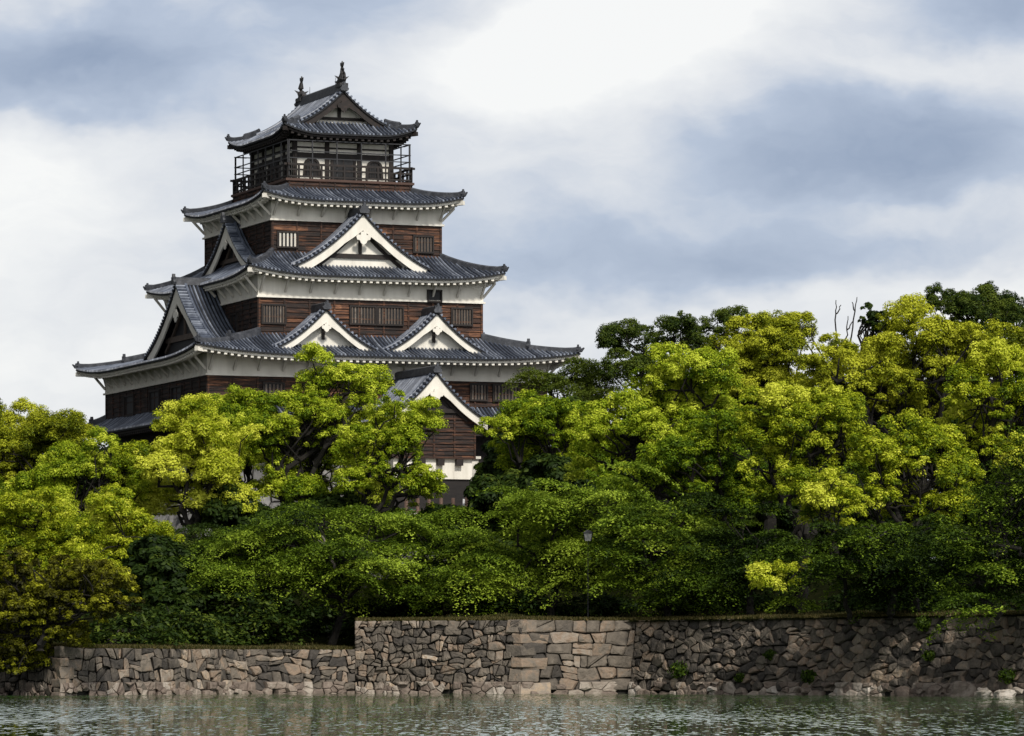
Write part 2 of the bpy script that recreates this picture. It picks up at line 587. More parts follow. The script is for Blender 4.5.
def rubble(w, h, sw, sh, rng, rough=1.0):
    """uneven courses of rough stones filling a w x h rectangle"""
    n = max(2, int(round(h / sh)))
    ph = rng.uniform(0, 6.28, (n + 1, 3))

    def line(i, x):
        y = h * i / n
        if i == 0 or i == n:
            return y
        return y + rough * sh * (.17 * math.sin(x * .9 / sw + ph[i, 0]) + .15 * math.sin(x * 2.1 / sw + ph[i, 1]) + .08 * math.sin(x * 3.7 / sw + ph[i, 2]))
    out = []
    for i in range(n):
        x = -rng.uniform(0, sw)
        jl = rng.normal(0, .16 * rough) * sh
        while x < w:
            ww = sw * float(np.clip(rng.lognormal(-.08, .36), .42, 2.0))
            jr = rng.normal(0, .18 * rough) * sh
            xl, xr = x, x + ww
            P = [(xl - jl, line(i, xl - jl)), ((xl + xr) / 2, line(i, (xl + xr) / 2)), (xr - jr, line(i, xr - jr)),
                 (xr + jr, line(i + 1, xr + jr)), ((xl + xr) / 2, line(i + 1, (xl + xr) / 2)), (xl + jl, line(i + 1, xl + jl))]
            P = [(a + rng.normal(0, .035 * rough) * sw, b + rng.normal(0, .05 * rough) * sh) for a, b in P]
            parts = [P]
            u = rng.random()
            if u < .14 * rough:
                parts = [[P[0], P[1], P[2], tuple(np.add(P[2], P[3]) / 2), tuple(np.add(P[5], P[0]) / 2)], [tuple(np.add(P[5], P[0]) / 2), tuple(np.add(P[2], P[3]) / 2), P[3], P[4], P[5]]]
            elif u < .24 * rough:
                parts = [[P[0], P[1], P[2], P[3]], [P[0], P[3], P[4], P[5]]]
            elif u < .34 * rough:
                parts = [[P[0], P[1], P[4], P[5]], [P[1], P[2], P[3], P[4]]]
            for q in parts:
                cut = []
                m = len(q)
                for k in range(m):
                    a, b, c = np.array(q[k - 1]), np.array(q[k]), np.array(q[(k + 1) % m])
                    if rng.random() < .55 * rough:
                        f = rng.uniform(.10, .30)
                        cut += [tuple(b + (a - b) * f), tuple(b + (c - b) * f * rng.uniform(.6, 1.2))]
                    else:
                        cut.append(tuple(b))
                cut = [(min(w + .02, max(-.02, a)), min(h, max(0, b))) for a, b in cut]
                if max(a for a, _ in cut) - min(a for a, _ in cut) > .1:
                    out.append(cut)
            jl, x = jr, xr
    return out


def stone_add(mb, poly, place, rng, gap=.03, bulge=.10, r=.5):
    """one rough stone: a shrunk polygon with a chamfer ring and an uneven face"""
    P = np.array(poly)
    c = P.mean(axis=0)
    # drop very short edges
    Q = [P[0]]
    for p in P[1:]:
        if np.linalg.norm(p - Q[-1]) > .05:
            Q.append(p)
    if len(Q) < 3:
        return
    P = np.array(Q)
    size = np.sqrt(max(1e-4, np.mean(((P - c) ** 2).sum(axis=1))))
    if size < .07:
        return
    k = max(.3, 1 - gap / size)
    dep = rng.uniform(.02, bulge)
    tilt = rng.normal(0, .10, 2)
    n = len(P)
    rings = []
    for kk, dd in ((k, -.22), (k * .995, dep * .25), (k * .86, dep * .9), (k * .45, dep * 1.08)):
        rings.append([place(*(c + (p - c) * kk), dd + (tilt @ ((p - c) * kk)) * (1 if dd > 0 else 0) + rng.normal(0, .012)) for p in P])
    vs = [v for ring in rings for v in ring] + [place(c[0], c[1], dep * 1.05)]
    fs, m = [], len(rings)
    for i in range(m - 1):
        for j in range(n):
            fs.append((i * n + j, i * n + (j + 1) % n, (i + 1) * n + (j + 1) % n, (i + 1) * n + j))
    for j in range(n):
        fs.append(((m - 1) * n + j, (m - 1) * n + (j + 1) % n, m * n))
    mb.add(vs, fs, r)


def normal2(p, q):
    d = Vector((q[0] - p[0], q[1] - p[1], 0)).normalized()
    return Vector((d.y, -d.x, 0))


def miter(i):
    """offset direction at corner i of the wall line"""
    if i == 0:
        return normal2(Q[0], Q[1])
    if i == len(Q) - 1:
        return normal2(Q[-2], Q[-1])
    a, b = normal2(Q[i - 1], Q[i]), normal2(Q[i], Q[i + 1])
    return (a + b) / (1 + a.dot(b))


def wall_frame(i, batter=BATTER):
    """place(s, z, out) on the battered face between corners i and i+1, outward towards the water"""
    p, q = Vector((*Q[i], 0)), Vector((*Q[i + 1], 0))
    ma, mb_ = miter(i), miter(i + 1)
    ln = (q - p).length

    def place(s, z, o=0.0):
        t = s / ln
        a, b = p + ma * (o - batter * z), q + mb_ * (o - batter * z)
        return a + (b - a) * t + Vector((0, 0, z))
    return place, ln


def stone_wall(name, segs, height, cell, label, aspect=1.35, seed=1, lo=0, hi=1, toe_h=.58, toe_lo=0, toe_hi=1, rough=1.0, loose=0):
    rng = np.random.default_rng(seed)
    o = Vector((*Q[segs[0]], 0))
    root = empty(name, o)
    inv = Matrix.Translation(-o)
    mb, back, foot = MB(lambda v: inv @ v), MB(lambda v: inv @ v), MB(lambda v: inv @ v)
    for sg in segs:
        place, ln = wall_frame(sg)
        yb = toe_h * .25
        hh = height - yb
        sx = rng.uniform(0, 10, 4)
        cells_ = rubble(ln, hh, cell * aspect, cell, rng, rough) if not loose else voronoi_cells(ln, hh, int(ln * hh / (cell * cell * aspect)), rng, aspect, relax=loose - 1)
        if loose:       # chip the corners and crack some of the stones so that no two outlines fit alike
            chipped = []
            for q in cells_:
                if len(q) < 3:
                    continue
                halves = [q]
                if len(q) > 4 and rng.random() < .32:
                    k0 = rng.integers(len(q))
                    q = q[k0:] + q[:k0]
                    h_ = len(q) // 2
                    halves = [q[:h_ + 1], q[h_:] + q[:1]]
                for hq in halves:
                    cut = []
                    for k in range(len(hq)):
                        a, b, c = np.array(hq[k - 1]), np.array(hq[k]), np.array(hq[(k + 1) % len(hq)])
                        b = b + rng.normal(0, .035, 2)
                        if rng.random() < .5:
                            f = rng.uniform(.1, .35)
                            cut += [tuple(b + (a - b) * f), tuple(b + (c - b) * f * .8)]
                        else:
                            cut.append(tuple(b))
                    chipped.append([(x_, min(hh, max(0, y_))) for x_, y_ in cut])
            cells_ = chipped
        for poly in cells_:
            if len(poly) < 3:
                continue
            cxm, cym = np.mean([a for a, _ in poly]), np.mean([b for _, b in poly])
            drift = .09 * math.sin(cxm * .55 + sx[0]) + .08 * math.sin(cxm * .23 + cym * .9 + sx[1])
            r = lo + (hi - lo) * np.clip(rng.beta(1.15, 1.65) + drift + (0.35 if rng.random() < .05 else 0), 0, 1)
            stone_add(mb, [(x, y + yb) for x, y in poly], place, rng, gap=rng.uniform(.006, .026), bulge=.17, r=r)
        for poly in voronoi_cells(ln, toe_h * 1.2, int(ln * toe_h * 1.2 / (.30 * .30 * aspect)), rng, aspect * 1.1, relax=1):
            if len(poly) < 3:
                continue
            hb = np.mean([b for _, b in poly])
            if hb > toe_h * (.62 + .30 * math.sin(np.mean([a for a, _ in poly]) * 1.3 + sx[2]) + .18 * math.sin(np.mean([a for a, _ in poly]) * 3.1 + sx[3])) and rng.random() < .55:
                continue
            off = rng.uniform(.02, .16) + .10 * (1 - hb / toe_h)
            stone_add(foot, [(a, b - .16) for a, b in poly], lambda a, b, o_, off=off: place(a, b, o_ + off), rng, gap=.008, bulge=.22, r=toe_lo + (toe_hi - toe_lo) * rng.beta(1.1, 1.5))
        # fill behind the stones: face, level top and the two ends
        a = [place(0, -.5, -.09), place(ln, -.5, -.09), place(ln, height - .04, -.09), place(0, height - .04, -.09)]
        b = [v + Vector((0, 1.6, 0)) for v in a]
        back.add(a + b, [(0, 1, 2, 3), (3, 2, 6, 7), (1, 5, 6, 2), (4, 0, 3, 7)], .5)
    mb.build('stone_face', M['stone'], root)
    back.build('wall_core', M['joint'], root)
    foot.build('footing_stones', M['toe'], root)
    tag(root, label, 'stone wall')
    return root


def quoins(root, corner, left_dir, right_dir, height, sizes, seed, mat='stone'):
    """alternating long and short dressed blocks at an outer corner"""
    rng = np.random.default_rng(seed)
    o = root.location
    mb = MB(lambda v: v - o)
    c = Vector((*corner, 0))
    ld, rd = Vector((*left_dir, 0)).normalized(), Vector((*right_dir, 0)).normalized()
    z = -.15
    i = 0
    outw = -(ld + rd).normalized()
    while z < height - .05:
        h = min(sizes * rng.uniform(.85, 1.2), height + .05 - z)
        la, lb = (.65, .75) if i % 2 else (.45, 1.35)
        la, lb = la * rng.uniform(.85, 1.15), lb * rng.uniform(.85, 1.15)

        def col(zz, k, ins):
            base = c + Vector((0, 0, zz)) - outw * (BATTER * zz * 1.25) + outw * (.25 - ins)
            inn = -outw * .7
            return [base + ld * la * k, base + outw * 0.0, base + rd * lb * k, base + rd * lb * k + inn, base + ld * la * k + inn]
        g = .018
        r1, r2, r3, r4 = col(z + g, .97, .05), col(z + g + .05, 1, .0), col(z + h - g - .05, 1, .0), col(z + h - g, .97, .05)
        jit = lambda ring: [v + Vector(rng.normal(0, .03, 3)) for v in ring]
        mb.loft([jit(r1), jit(r2), jit(r3), jit(r4)], float(np.clip(rng.normal(.50, .14), 0, 1)))
        z += h
        i += 1
    mb.build('corner_stones', M[mat], root)


wl = stone_wall('stone_wall', [0], H_LOW - .1, .40, 'shaded return of the low stone wall under the overhanging bush at far left', seed=2, hi=.6, toe_hi=.45)  # stone tones darkened to stand for the bush's shade
wa = stone_wall('stone_wall', [1], H_LOW, .44, 'low stone wall on the left whose pale corner juts into the water', seed=3, hi=.95, lo=.05, aspect=1.7, toe_hi=.8)
quoins(wa, Q[1], Vector(Q[0]) - Vector(Q[1]), Vector(Q[2]) - Vector(Q[1]), H_LOW, .42, 5)
wb = stone_wall('stone_wall', [2], H_LOW, .40, 'short low stone wall with a grassy top left of the raised step', seed=4, hi=.9, toe_hi=.8, rough=1.2)
wc = stone_wall('stone_wall', [3], H_HIGH, .34, 'middle stretch of tall moat wall between the step and the squared corner', seed=5, lo=.08, hi=1, toe_hi=.8, aspect=1.3, rough=1.2)
wd = stone_wall('stone_wall', [4], H_HIGH, .52, 'large squared stones of the wall just right of the corner', aspect=1.9, seed=6, rough=.6, lo=.1, hi=.9, toe_hi=.7)
quoins(wd, Q[4], Vector(Q[3]) - Vector(Q[4]), Vector(Q[5]) - Vector(Q[4]), H_HIGH, .56, 9)
we = stone_wall('stone_wall', [5, 6], H_HIGH, .36, 'long dark moat wall of small rough stones along the right', aspect=1.7, seed=7, lo=.0, hi=.9, loose=2)


def grass():
    rng = np.random.default_rng(21)
    n = 90000
    x = rng.uniform(-34, 29, n)
    o = np.where(rng.random(n) < .55, .75 + rng.gamma(1.6, .9, n), rng.uniform(.75, 13, n))
    V = np.zeros((n, 3, 3))
    for i in range(n):
        y = line_y(x[i]) + o[i]
        z = ground_z(x[i], y) - .03
        h = rng.uniform(.04, .15)
        a = rng.uniform(0, math.pi)
        w = .035
        lx, ly = rng.normal(0, .06, 2)
        V[i] = ((x[i] - w * math.cos(a), y - w * math.sin(a), z), (x[i] + w * math.cos(a), y + w * math.sin(a), z), (x[i] + lx, y + ly, z + h))
    fast_mesh('grass', V.reshape(-1, 3), 3, np.clip(rng.beta(2, 2, n) - .035 * np.maximum(0, o - 1.5), 0, 1), M['blade'], kind='stuff')


def fast_mesh(name, V, k, attr, mat, parent=None, kind=None):
    """mesh of separate k-gons"""
    nf = len(V) // k
    me = bpy.data.meshes.new(name)
    me.vertices.add(len(V))
    me.vertices.foreach_set('co', np.ascontiguousarray(V, dtype=np.float32).ravel())
    me.loops.add(len(V))
    me.loops.foreach_set('vertex_index', np.arange(len(V), dtype=np.int32))
    me.polygons.add(nf)
    me.polygons.foreach_set('loop_start', np.arange(0, len(V), k, dtype=np.int32))
    me.polygons.foreach_set('loop_total', np.full(nf, k, dtype=np.int32))
    a = me.attributes.new('rnd', 'FLOAT', 'FACE')
    a.data.foreach_set('value', np.asarray(attr, dtype=np.float32))
    me.materials.append(mat)
    me.update(calc_edges=True)
    o = bpy.data.objects.new(name, me)
    COL.objects.link(o)
    if parent is not None:
        o.parent = parent
    if kind:
        o['kind'] = kind
    return o


grass()

# ------------------------------------------------------------------ the castle keep
TH = R(21.24)
KEEP = Vector((-11.53, 278.4, CAM_Z))          # local z counts from eye level
keep = tag(empty('castle_keep', KEEP, TH), 'five-storey castle keep of dark boards, white plaster and grey tiled roofs above the trees', 'castle')

FRONT = lambda c: (lambda v: Vector((c + v.x, -v.y, v.z)))     # v.x across to the right, v.y outward, v.z up
LEFT = lambda c: (lambda v: Vector((-v.y, c - v.x, v.z)))
BACK = lambda c: (lambda v: Vector((c - v.x, v.y, v.z)))
RIGHT = lambda c: (lambda v: Vector((v.y, c + v.x, v.z)))
SIDES = [FRONT(0), LEFT(0), BACK(0), RIGHT(0)]


def ring_z(t, s, zi, zo, lift, k=.38):
    g = t * (1 + k) - k * t * t
    return zi + (zo - zi) * g + lift * max(0, (abs(s) - .38) / .62) ** 2.3 * t ** 1.3


def onigawara(mb, p, d, s):
    """ridge end tile: a horned shield facing direction d at p"""
    d = Vector(d).normalized()
    x = d.cross(Vector((0, 0, 1))).normalized()
    pr = [(-.5, 0), (.5, 0), (.62, .28), (.42, .55), (.46, .86), (.22, .72), (.10, 1.22), (-.10, 1.22), (-.22, .72), (-.46, .86), (-.42, .55), (-.62, .28)]
    mb.prism([Vector(p) + x * a * s + Vector((0, 0, b * s)) for a, b in pr], d * s * .34, .45)


def ring_roof(ai, bi, zi, ao, bo, zo, lift, white=True, name='tiled_roof', wa_=None, wb_=None, wall_soffit=None):
    """skirt roof round the building between an inner and an outer rectangle"""
    pan, ribs, hips, fascia, sof = MB(), MB(), MB(), MB(), MB()
    rng = random.Random(int(ao * 100))
    NT = 7
    for si, xf in enumerate(SIDES):
        wi, wo, di, do = (ai, ao, bi, bo) if si % 2 == 0 else (bi, bo, ai, ao)

        def P(s, t, dz=0.0, out=0.0):
            return xf(Vector((s * (wi + t * (wo - wi)), di + t * (do - di) + out, ring_z(t, s, zi, zo, lift) + dz)))
        NS = 36
        ss = [-1 + 2 * i / NS for i in range(NS + 1)]
        grid = [[P(s, j / NT) for j in range(NT + 1)] for s in ss]
        vs = [v for col in grid for v in col]
        n = NT + 1
        pan.add(vs, [(i * n + j, (i + 1) * n + j, (i + 1) * n + j + 1, i * n + j + 1) for i in range(NS) for j in range(NT)], .5)
        # tile edge, lath, fascia, soffit along the eave
        for mbx, d0, d1, o0, o1 in ((pan, 0, -.10, 0, 0), (pan, -.10, -.10, 0, -.16), (fascia, -.10, -.24, -.16, -.16), (fascia, -.24, -.24, -.16, -.30)):
            a = [P(s, 1, d0, o0) for s in ss]
            b = [P(s, 1, d1, o1) for s in ss]
            mbx.add(a + b, [(i, i + 1, NS + 2 + i, NS + 1 + i) for i in range(NS)], .5)
        ov = do - (wb_ if si % 2 == 0 else wa_)
        zs_w = wall_soffit
        a = [P(s, 1, -.24, -.30) for s in ss]
        b = []
        for s in ss:
            lw = (wa_ if si % 2 == 0 else wb_)
            b.append(xf(Vector((s * lw, (wb_ if si % 2 == 0 else wa_) - .02, zs_w))))
        sof.add(a + b, [(i, i + 1, NS + 2 + i, NS + 1 + i) for i in range(NS)], .5)
        # cover tiles running down the slope
        sp = .235
        m = int(wo / sp)
        for q in range(-m, m + 1):
            u = q * sp
            if abs(u) > wo - .10:
                continue
            t0 = 0 if abs(u) <= wi else (abs(u) - wi) / (wo - wi)
            if t0 > .97:
                continue
            pts = []
            for j in range(6):
                t = t0 + (1.0 - t0) * j / 5
                pts.append(Vector((u, di + t * (do - di) + (.03 if j == 5 else 0), ring_z(t, u / (wi + t * (wo - wi)), zi, zo, lift) - .01)))
            w0 = len(ribs.V)
            lr = MB(xf)
            lr.rib(pts, (1, 0, 0), .058, .115, rng.random())
            ribs.add([], [])
            base = len(ribs.V)
            ribs.V += lr.V
            ribs.F += [[base + i for i in f] for f in lr.F]
            ribs.A += [rng.random()] * len(lr.F)
        # rafter ends under the eave
        sp = .40
        m = int((wo - .35) / sp)
        for q in range(-m, m + 1):
            u = q * sp
            z = ring_z(1, u / wo, zi, zo, lift)
            lr = MB(xf)
            lr.box((u - .085, do - .62, z - .37), (u + .085, do - .20, z - .245), .5)
            base = len(fascia.V)
            fascia.V += lr.V
            fascia.F += [[base + i for i in f] for f in lr.F]
            fascia.A += lr.A
    roof = pan.build(name, M['pan'], keep)
    ribs.build('cover_tiles', M['rib'], roof)
    fascia.build('rafter_ends', M['plaster'] if white else M['timber'], roof)
    sof.build('soffit', M['soffit'] if white else M['timber'], roof)
    # hip ridges
    for sx, sy in ((-1, -1), (1, -1), (1, 1), (-1, 1)):
        hp = MB()

        def H(t, dz=0):
            return Vector((sx * (ai + t * (ao - ai)), sy * (bi + t * (bo - bi)), ring_z(t, 1, zi, zo, lift) + dz))
        d = (H(1) - H(0))
        d.z = 0
        d.normalize()
        sd = Vector((-d.y, d.x, 0))

        def run(t0, t1, w, h, n=8):
            rings = []
            for i in range(n + 1):
                t = t0 + (t1 - t0) * i / n
                p = H(t) + Vector((0, 0, .10 * max(0, (t - .8) / .2) ** 2))
                rings.append([p - sd * w + Vector((0, 0, -.05)), p - sd * w * .8 + Vector((0, 0, h * .8)), p + Vector((0, 0, h)), p + sd * w * .8 + Vector((0, 0, h * .8)), p + sd * w + Vector((0, 0, -.05))])
            hp.loft(rings, .5)
        if ao > 11 or not white:
            run(0, .46, .19, .42)
            run(.40, 1.0, .16, .28)
            onigawara(hp, H(.46, .05), d, .46 if ao > 11 else .26)
        else:
            run(0, 1.0, .17, .32)
        onigawara(hp, H(.965, .10), d, .32)
        # upswept tip tile
        tip = H(1.0, .10)
        hp.tube([tip - d * .35, tip + d * .05 + Vector((0, 0, .05)), tip + d * .22 + Vector((0, 0, .20))], [.13, .11, .04], 6, .4)
        hp.build('hip_ridge', M['ridge'], roof)
        # hip rafter end
        hr = MB()
        e = H(1.0, -.33)
        hr.beam(e - d * 1.1 + Vector((0, 0, -.05)), e - d * .02, .24, .24, .6)
        hr.build('hip_rafter', M['plaster'] if white else M['timber'], roof)
    return roof


def boards(mb, w, z0, z1, d, rng, bh=.30, seg=1.35, off=0.0, lo=0., hi=1.):
    """weather-boarding on one face: rows of lapped boards plus battens; xf in mb: x across, y outward"""
    rows = max(1, round((z1 - z0) / bh))
    h = (z1 - z0) / rows
    for i in range(rows):
        za, zb = z0 + i * h, z0 + (i + 1) * h
        x = -w
        while x < w - .02:
            L_ = min(rng.uniform(.7, 1.5) * seg, w - x)
            if w - (x + L_) < .4:
                L_ = w - x
            r = lo + (hi - lo) * min(1, max(0, rng.betavariate(1.15, 1.6)))
            mb.add([(x, d + .065, za), (x + L_, d + .065, za), (x + L_, d + .012, zb), (x, d + .012, zb), (x, d, za), (x + L_, d, za)],
                   [(0, 1, 2, 3), (4, 5, 1, 0)], r)
            x += L_


def storey(a, b, z0, z1, zp0, zp1, dark_sides=(False, False, False, False), step=1.52, struts=True, lip=.10):
    """boarded wall z0..z1 with a white plaster band zp0..zp1 above it"""
    rng = random.Random(int(a * 77))
    w = MB()
    w.box((-a + .03, -b + .03, z0 - .4), (a - .03, b - .03, z1 + .2), .2)
    dk = MB()
    for si, xf in enumerate(SIDES):
        ww, dd = (a, b) if si % 2 == 0 else (b, a)
        for tgt in (w,):
            lm = MB(xf)
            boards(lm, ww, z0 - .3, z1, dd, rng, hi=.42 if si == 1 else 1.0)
            # battens
            n = max(2, round(2 * ww / step))
            for i in range(n + 1):
                x = -ww + 2 * ww * i / n
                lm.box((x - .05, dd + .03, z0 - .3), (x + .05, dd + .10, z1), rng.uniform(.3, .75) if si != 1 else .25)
            for z in (z0 + (z1 - z0) * .02, z0 + (z1 - z0) * .5, z1 - .10):
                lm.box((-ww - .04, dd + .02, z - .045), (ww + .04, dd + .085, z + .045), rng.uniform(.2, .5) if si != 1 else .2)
            base = len(tgt.V)
            tgt.V += lm.V
            tgt.F += [[base + i for i in f] for f in lm.F]
            tgt.A += lm.A
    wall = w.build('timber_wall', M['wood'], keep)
    pl = MB()
    e = .10
    pl.box((-a - e, -b - e, zp0 + .10), (a + e, b + e, zp1), .6)
    band = pl.build('plaster_band', M['plaster'], keep)
    lp = MB()
    lp.box((-a - e - lip, -b - e - lip, zp0), (a + e + lip, b + e + lip, zp0 + .11), .8)
    lp.build('plaster_ledge', M['plaster'], band)
    if struts:
        sm = MB()
        sm.beam((0, .02, (zp1 - zp0) * .16), (0, .80, zp1 - zp0 - .20), .11, .14, .5)
        me = None
        for si, xf in enumerate(SIDES):
            ww, dd = (a + e, b + e) if si % 2 == 0 else (b + e, a + e)
            n = max(2, round(2 * ww / step))
            for i in range(n + 1):
                x = -ww + .14 + 2 * (ww - .14) * i / n
                if me is None:
                    o = sm.build('eave_strut', M['soffit'], band)
                    me = o.data
                else:
                    o = bpy.data.objects.new('eave_strut', me)
                    COL.objects.link(o)
                    o.parent = band
                p = xf(Vector((x, dd, zp0 + .14)))
                dx, dy = xf(Vector((0, 1, 0))) - xf(Vector((0, 0, 0))), 0
                o.location = p
                o.rotation_euler = (0, 0, math.atan2(dx.y, dx.x) - math.pi / 2)
    return wall


def window(x, z, w, h, d, xf, parent=keep, bars=6, pale=True, label=None, kind='window'):
    fr = MB(xf)
    for (x0, x1, z0, z1) in ((x - w / 2 - .09, x + w / 2 + .09, z + h / 2, z + h / 2 + .10), (x - w / 2 - .09, x + w / 2 + .09, z - h / 2 - .10, z - h / 2),
                             (x - w / 2 - .09, x - w / 2, z - h / 2, z + h / 2), (x + w / 2, x + w / 2 + .09, z - h / 2, z + h / 2)):
        fr.box((x0, d + .02, z0), (x1, d + .17, z1), .4)
    o = fr.build(kind, M['timber'], parent)
    if label:
        o['label'] = label
    v = MB(xf)
    v.box((x - w / 2, d + .03, z - h / 2), (x + w / 2, d + .075, z + h / 2), .5)
    v.build('opening', M['void'], o)
    if bars:
        b = MB(xf)
        for i in range(bars):
            xx = x - w / 2 + w * (i + .5) / bars
            b.box((xx - w / bars * .24, d + .08, z - h / 2), (xx + w / bars * .24, d + .125, z + h / 2), random.uniform(.2, .9))
        b.build('slats', M['soffit'] if label else M['slat'], o)
    return o


def gable(xf, plane, back, w, zb, za, k=.42, bw=.30, white=True, deep=.28, ridge_h=.40, name='gable', parent=keep, both=False, rake=.42, pend=.36, beam=True, wallmat=None, pale_beam=False):
    """gabled dormer: x across, y outward. Roof from y=back to y=plane+rake"""
    def pz(x):
        q = min(1.25, abs(x) / w)
        return zb + (za - zb) * (1 - (1 + k) * q + k * q * q)
    y1 = plane + rake
    y0 = back - (rake if both else 0)
    pan, ribs = MB(xf), MB(xf)
    rks = []
    rng = random.Random(int(w * 1000 + plane * 10))
    NX = 11
    for sg in (-1, 1):
        xs = [sg * w * 1.08 * i / NX for i in range(NX + 1)]
        top = [(x, y, pz(x)) for x in xs for y in (y0, y1)]
        bot = [(x, y, pz(x) - .12) for x in xs for y in (y0, y1)]
        pan.add(top + bot, [f for i in range(NX) for f in ((2 * i, 2 * i + 1, 2 * i + 3, 2 * i + 2),
                                                           (2 * NX + 2 + 2 * i, 2 * NX + 4 + 2 * i, 2 * NX + 5 + 2 * i, 2 * NX + 3 + 2 * i),
                                                           (2 * i + 1, 2 * NX + 3 + 2 * i, 2 * NX + 5 + 2 * i, 2 * i + 3))], .5)
        # rib rows down the slope, behind the rake tiles
        y = y1 - .62
        stop = y0 + (.62 if both else .1)
        while y > stop:
            pts = [Vector((x, y, pz(x) - .01)) for x in xs]
            ribs.rib(pts, (0, 1, 0), .058, .115, rng.random())
            y -= .235
        ends = [y1] + ([y0] if both else [])
        for ye in ends:
            dr = -1 if ye == y1 else 1
            rk = MB(xf)
            rks.append(rk)
            # short tiles lying across the rake, and their round ends
            s, last = 0.0, Vector((0, 0, pz(0)))
            x = 0.0
            while x < w * 1.04:
                z = pz(x)
                slope = (pz(x + .02) - pz(x)) / .02
                n_ = Vector((-slope * 1.0, 0, 1)).normalized()
                t_ = Vector((1, 0, slope)).normalized()
                c = Vector((sg * x, 0, z))
                rr = rng.random()
                w_, h_ = .085, .13
                ring = []
                for yy in (ye - dr * .05, ye + dr * .52):
                    tt = Vector((t_.x * sg, 0, t_.z))
                    nn = Vector((n_.x * sg, 0, n_.z))
                    ring.append([c - tt * w_ + Vector((0, yy, 0)), c - tt * w_ * .6 + nn * h_ * .85 + Vector((0, yy, 0)), c + nn * h_ + Vector((0, yy, 0)),
                                 c + tt * w_ * .6 + nn * h_ * .85 + Vector((0, yy, 0)), c + tt * w_ + Vector((0, yy, 0))])
                rk.loft(ring, .35 + .65 * rr)
                x += .30 / math.sqrt(1 + slope * slope)
            # verge ridge just behind the rake tiles
            pts = [Vector((x_, ye + dr * .60, pz(x_))) for x_ in xs]
            rk.rib(pts, (0, 1, 0), .12, .22, .5)
    g = pan.build(name, M['pan'], parent)
    ribs.build('cover_tiles', M['rib'], g)
    for rk in rks:
        rk.build('rake_tiles', M['rib'], g)
    # ridge
    rd = MB(xf)
    rings = []
    for y in (y0 + (0 if both else -.05), y1 + .02):
        rings.append([Vector((-.20, y, za - .08)), Vector((-.16, y, za + ridge_h * .8)), Vector((0, y, za + ridge_h)), Vector((.16, y, za + ridge_h * .8)), Vector((.20, y, za - .08))])
    rd.loft(rings, .5)
    rd.build('gable_ridge', M['ridge'], g)
    on = MB(xf)
    onigawara(on, (0, y1 + .01, za - .05), (0, 1, 0), .52 if w > 3.5 else .44)
    on.build('ridge_end_tile', M['ridge'], g)
    if both:
        on = MB(xf)
        onigawara(on, (0, y0 - .01, za - .05), (0, -1, 0), .5)
        on.build('ridge_end_tile', M['ridge'], g)
    for (pl, sgn) in ([(plane, 1)] + ([(back, -1)] if both else [])):
        # bargeboards
        bb = MB(xf)
        for sg in (-1, 1):
            xs = [sg * w * 1.0 * i / 14 for i in range(15)]
            vt, vb = [], []
            for i, x in enumerate(xs):
                f = 1 + .18 * (i / 14) + .55 * max(0, 1 - i / 4.0)
                sl = math.sqrt(1 + ((pz(abs(x) + .02) - pz(abs(x))) / .02) ** 2)
                vt.append((x, pz(x) - .13))
                vb.append((x, pz(x) - .13 - bw * f * min(sl, 1.9)))
            for (oy, th) in ((rake - .10, .10),):
                ya, yb2 = pl + sgn * oy, pl + sgn * (oy - th)
                vs = [(x, ya, z) for x, z in vt] + [(x, ya, z) for x, z in vb] + [(x, yb2, z) for x, z in vt] + [(x, yb2, z) for x, z in vb]
                n = 15
                fs = [(i, i + 1, n + i + 1, n + i) for i in range(n - 1)] + [(2 * n + i, 3 * n + i, 3 * n + i + 1, 2 * n + i + 1) for i in range(n - 1)] + \
                     [(n + i, n + i + 1, 3 * n + i + 1, 3 * n + i) for i in range(n - 1)] + [(n - 1, 2 * n - 1, 4 * n - 1, 3 * n - 1)]
                bb.add(vs, fs, .7)
        bb.build('bargeboard', M['plaster'] if white else M['timber'], g)
        # recessed triangular wall
        wl_ = MB(xf)
        yw = pl - sgn * deep
        xs = [w * .96 * i / 14 for i in range(-14, 15)]
        vs = [(x, yw, max(pz(x) - .15, zb - .6)) for x in xs] + [(x, yw, zb - .9) for x in xs]
        n = len(xs)
        wl_.add(vs, [(i, i + 1, n + i + 1, n + i) for i in range(n - 1)], .6)
        wl_.build('gable_wall', wallmat or M['plaster'], g)
        hh = za - zb
        bm = MB(xf)
        zt = zb + hh * .14
        if w > 3.05 or not white:
            bm.box((-w * .62, yw - .02 if sgn > 0 else yw - .14, zt), (w * .62, yw + .14 if sgn > 0 else yw + .02, zt + hh * .085), .5)
        bm.box((-.09, yw if sgn > 0 else yw - .12, zt + hh * .085), (.09, yw + .12 if sgn > 0 else yw, za - bw * 1.5), .5)
        # rafters following the slope inside
        for sg in ((-1, 1) if w > 3.05 else ()):
            for i in range(4, 11):
                x0, x1 = w * .62 * (i - 4) / 7 + .1, w * .62 * (i - 3) / 7 + .1
                q = bw * 1.6
                bm.beam((sg * x0, yw + sgn * .07, pz(x0) - q - .18), (sg * x1, yw + sgn * .07, pz(x1) - q - .18), .13, .17, .5)
        bm.build('gable_beams', M['slat'] if pale_beam else M['timber'], g)
        # carved pendant below the apex
        pd = MB(xf)
        s = pend
        yp = pl + sgn * (rake - .06)
        zc = za - .50 * (za - zb)
        pr = [(0, .80), (.30, .72), (.34, .40), (.62, .46), (.82, .22), (.72, -.10), (.44, -.16), (.30, -.46), (0, -.66), (-.30, -.46), (-.44, -.16), (-.72, -.10), (-.82, .22), (-.62, .46), (-.34, .40), (-.30, .72)]
        poly = [(x * s, yp, zc + z * s) for x, z in pr]
        pd.prism(poly if sgn < 0 else poly[::-1], (0, sgn * .07, 0), .8)
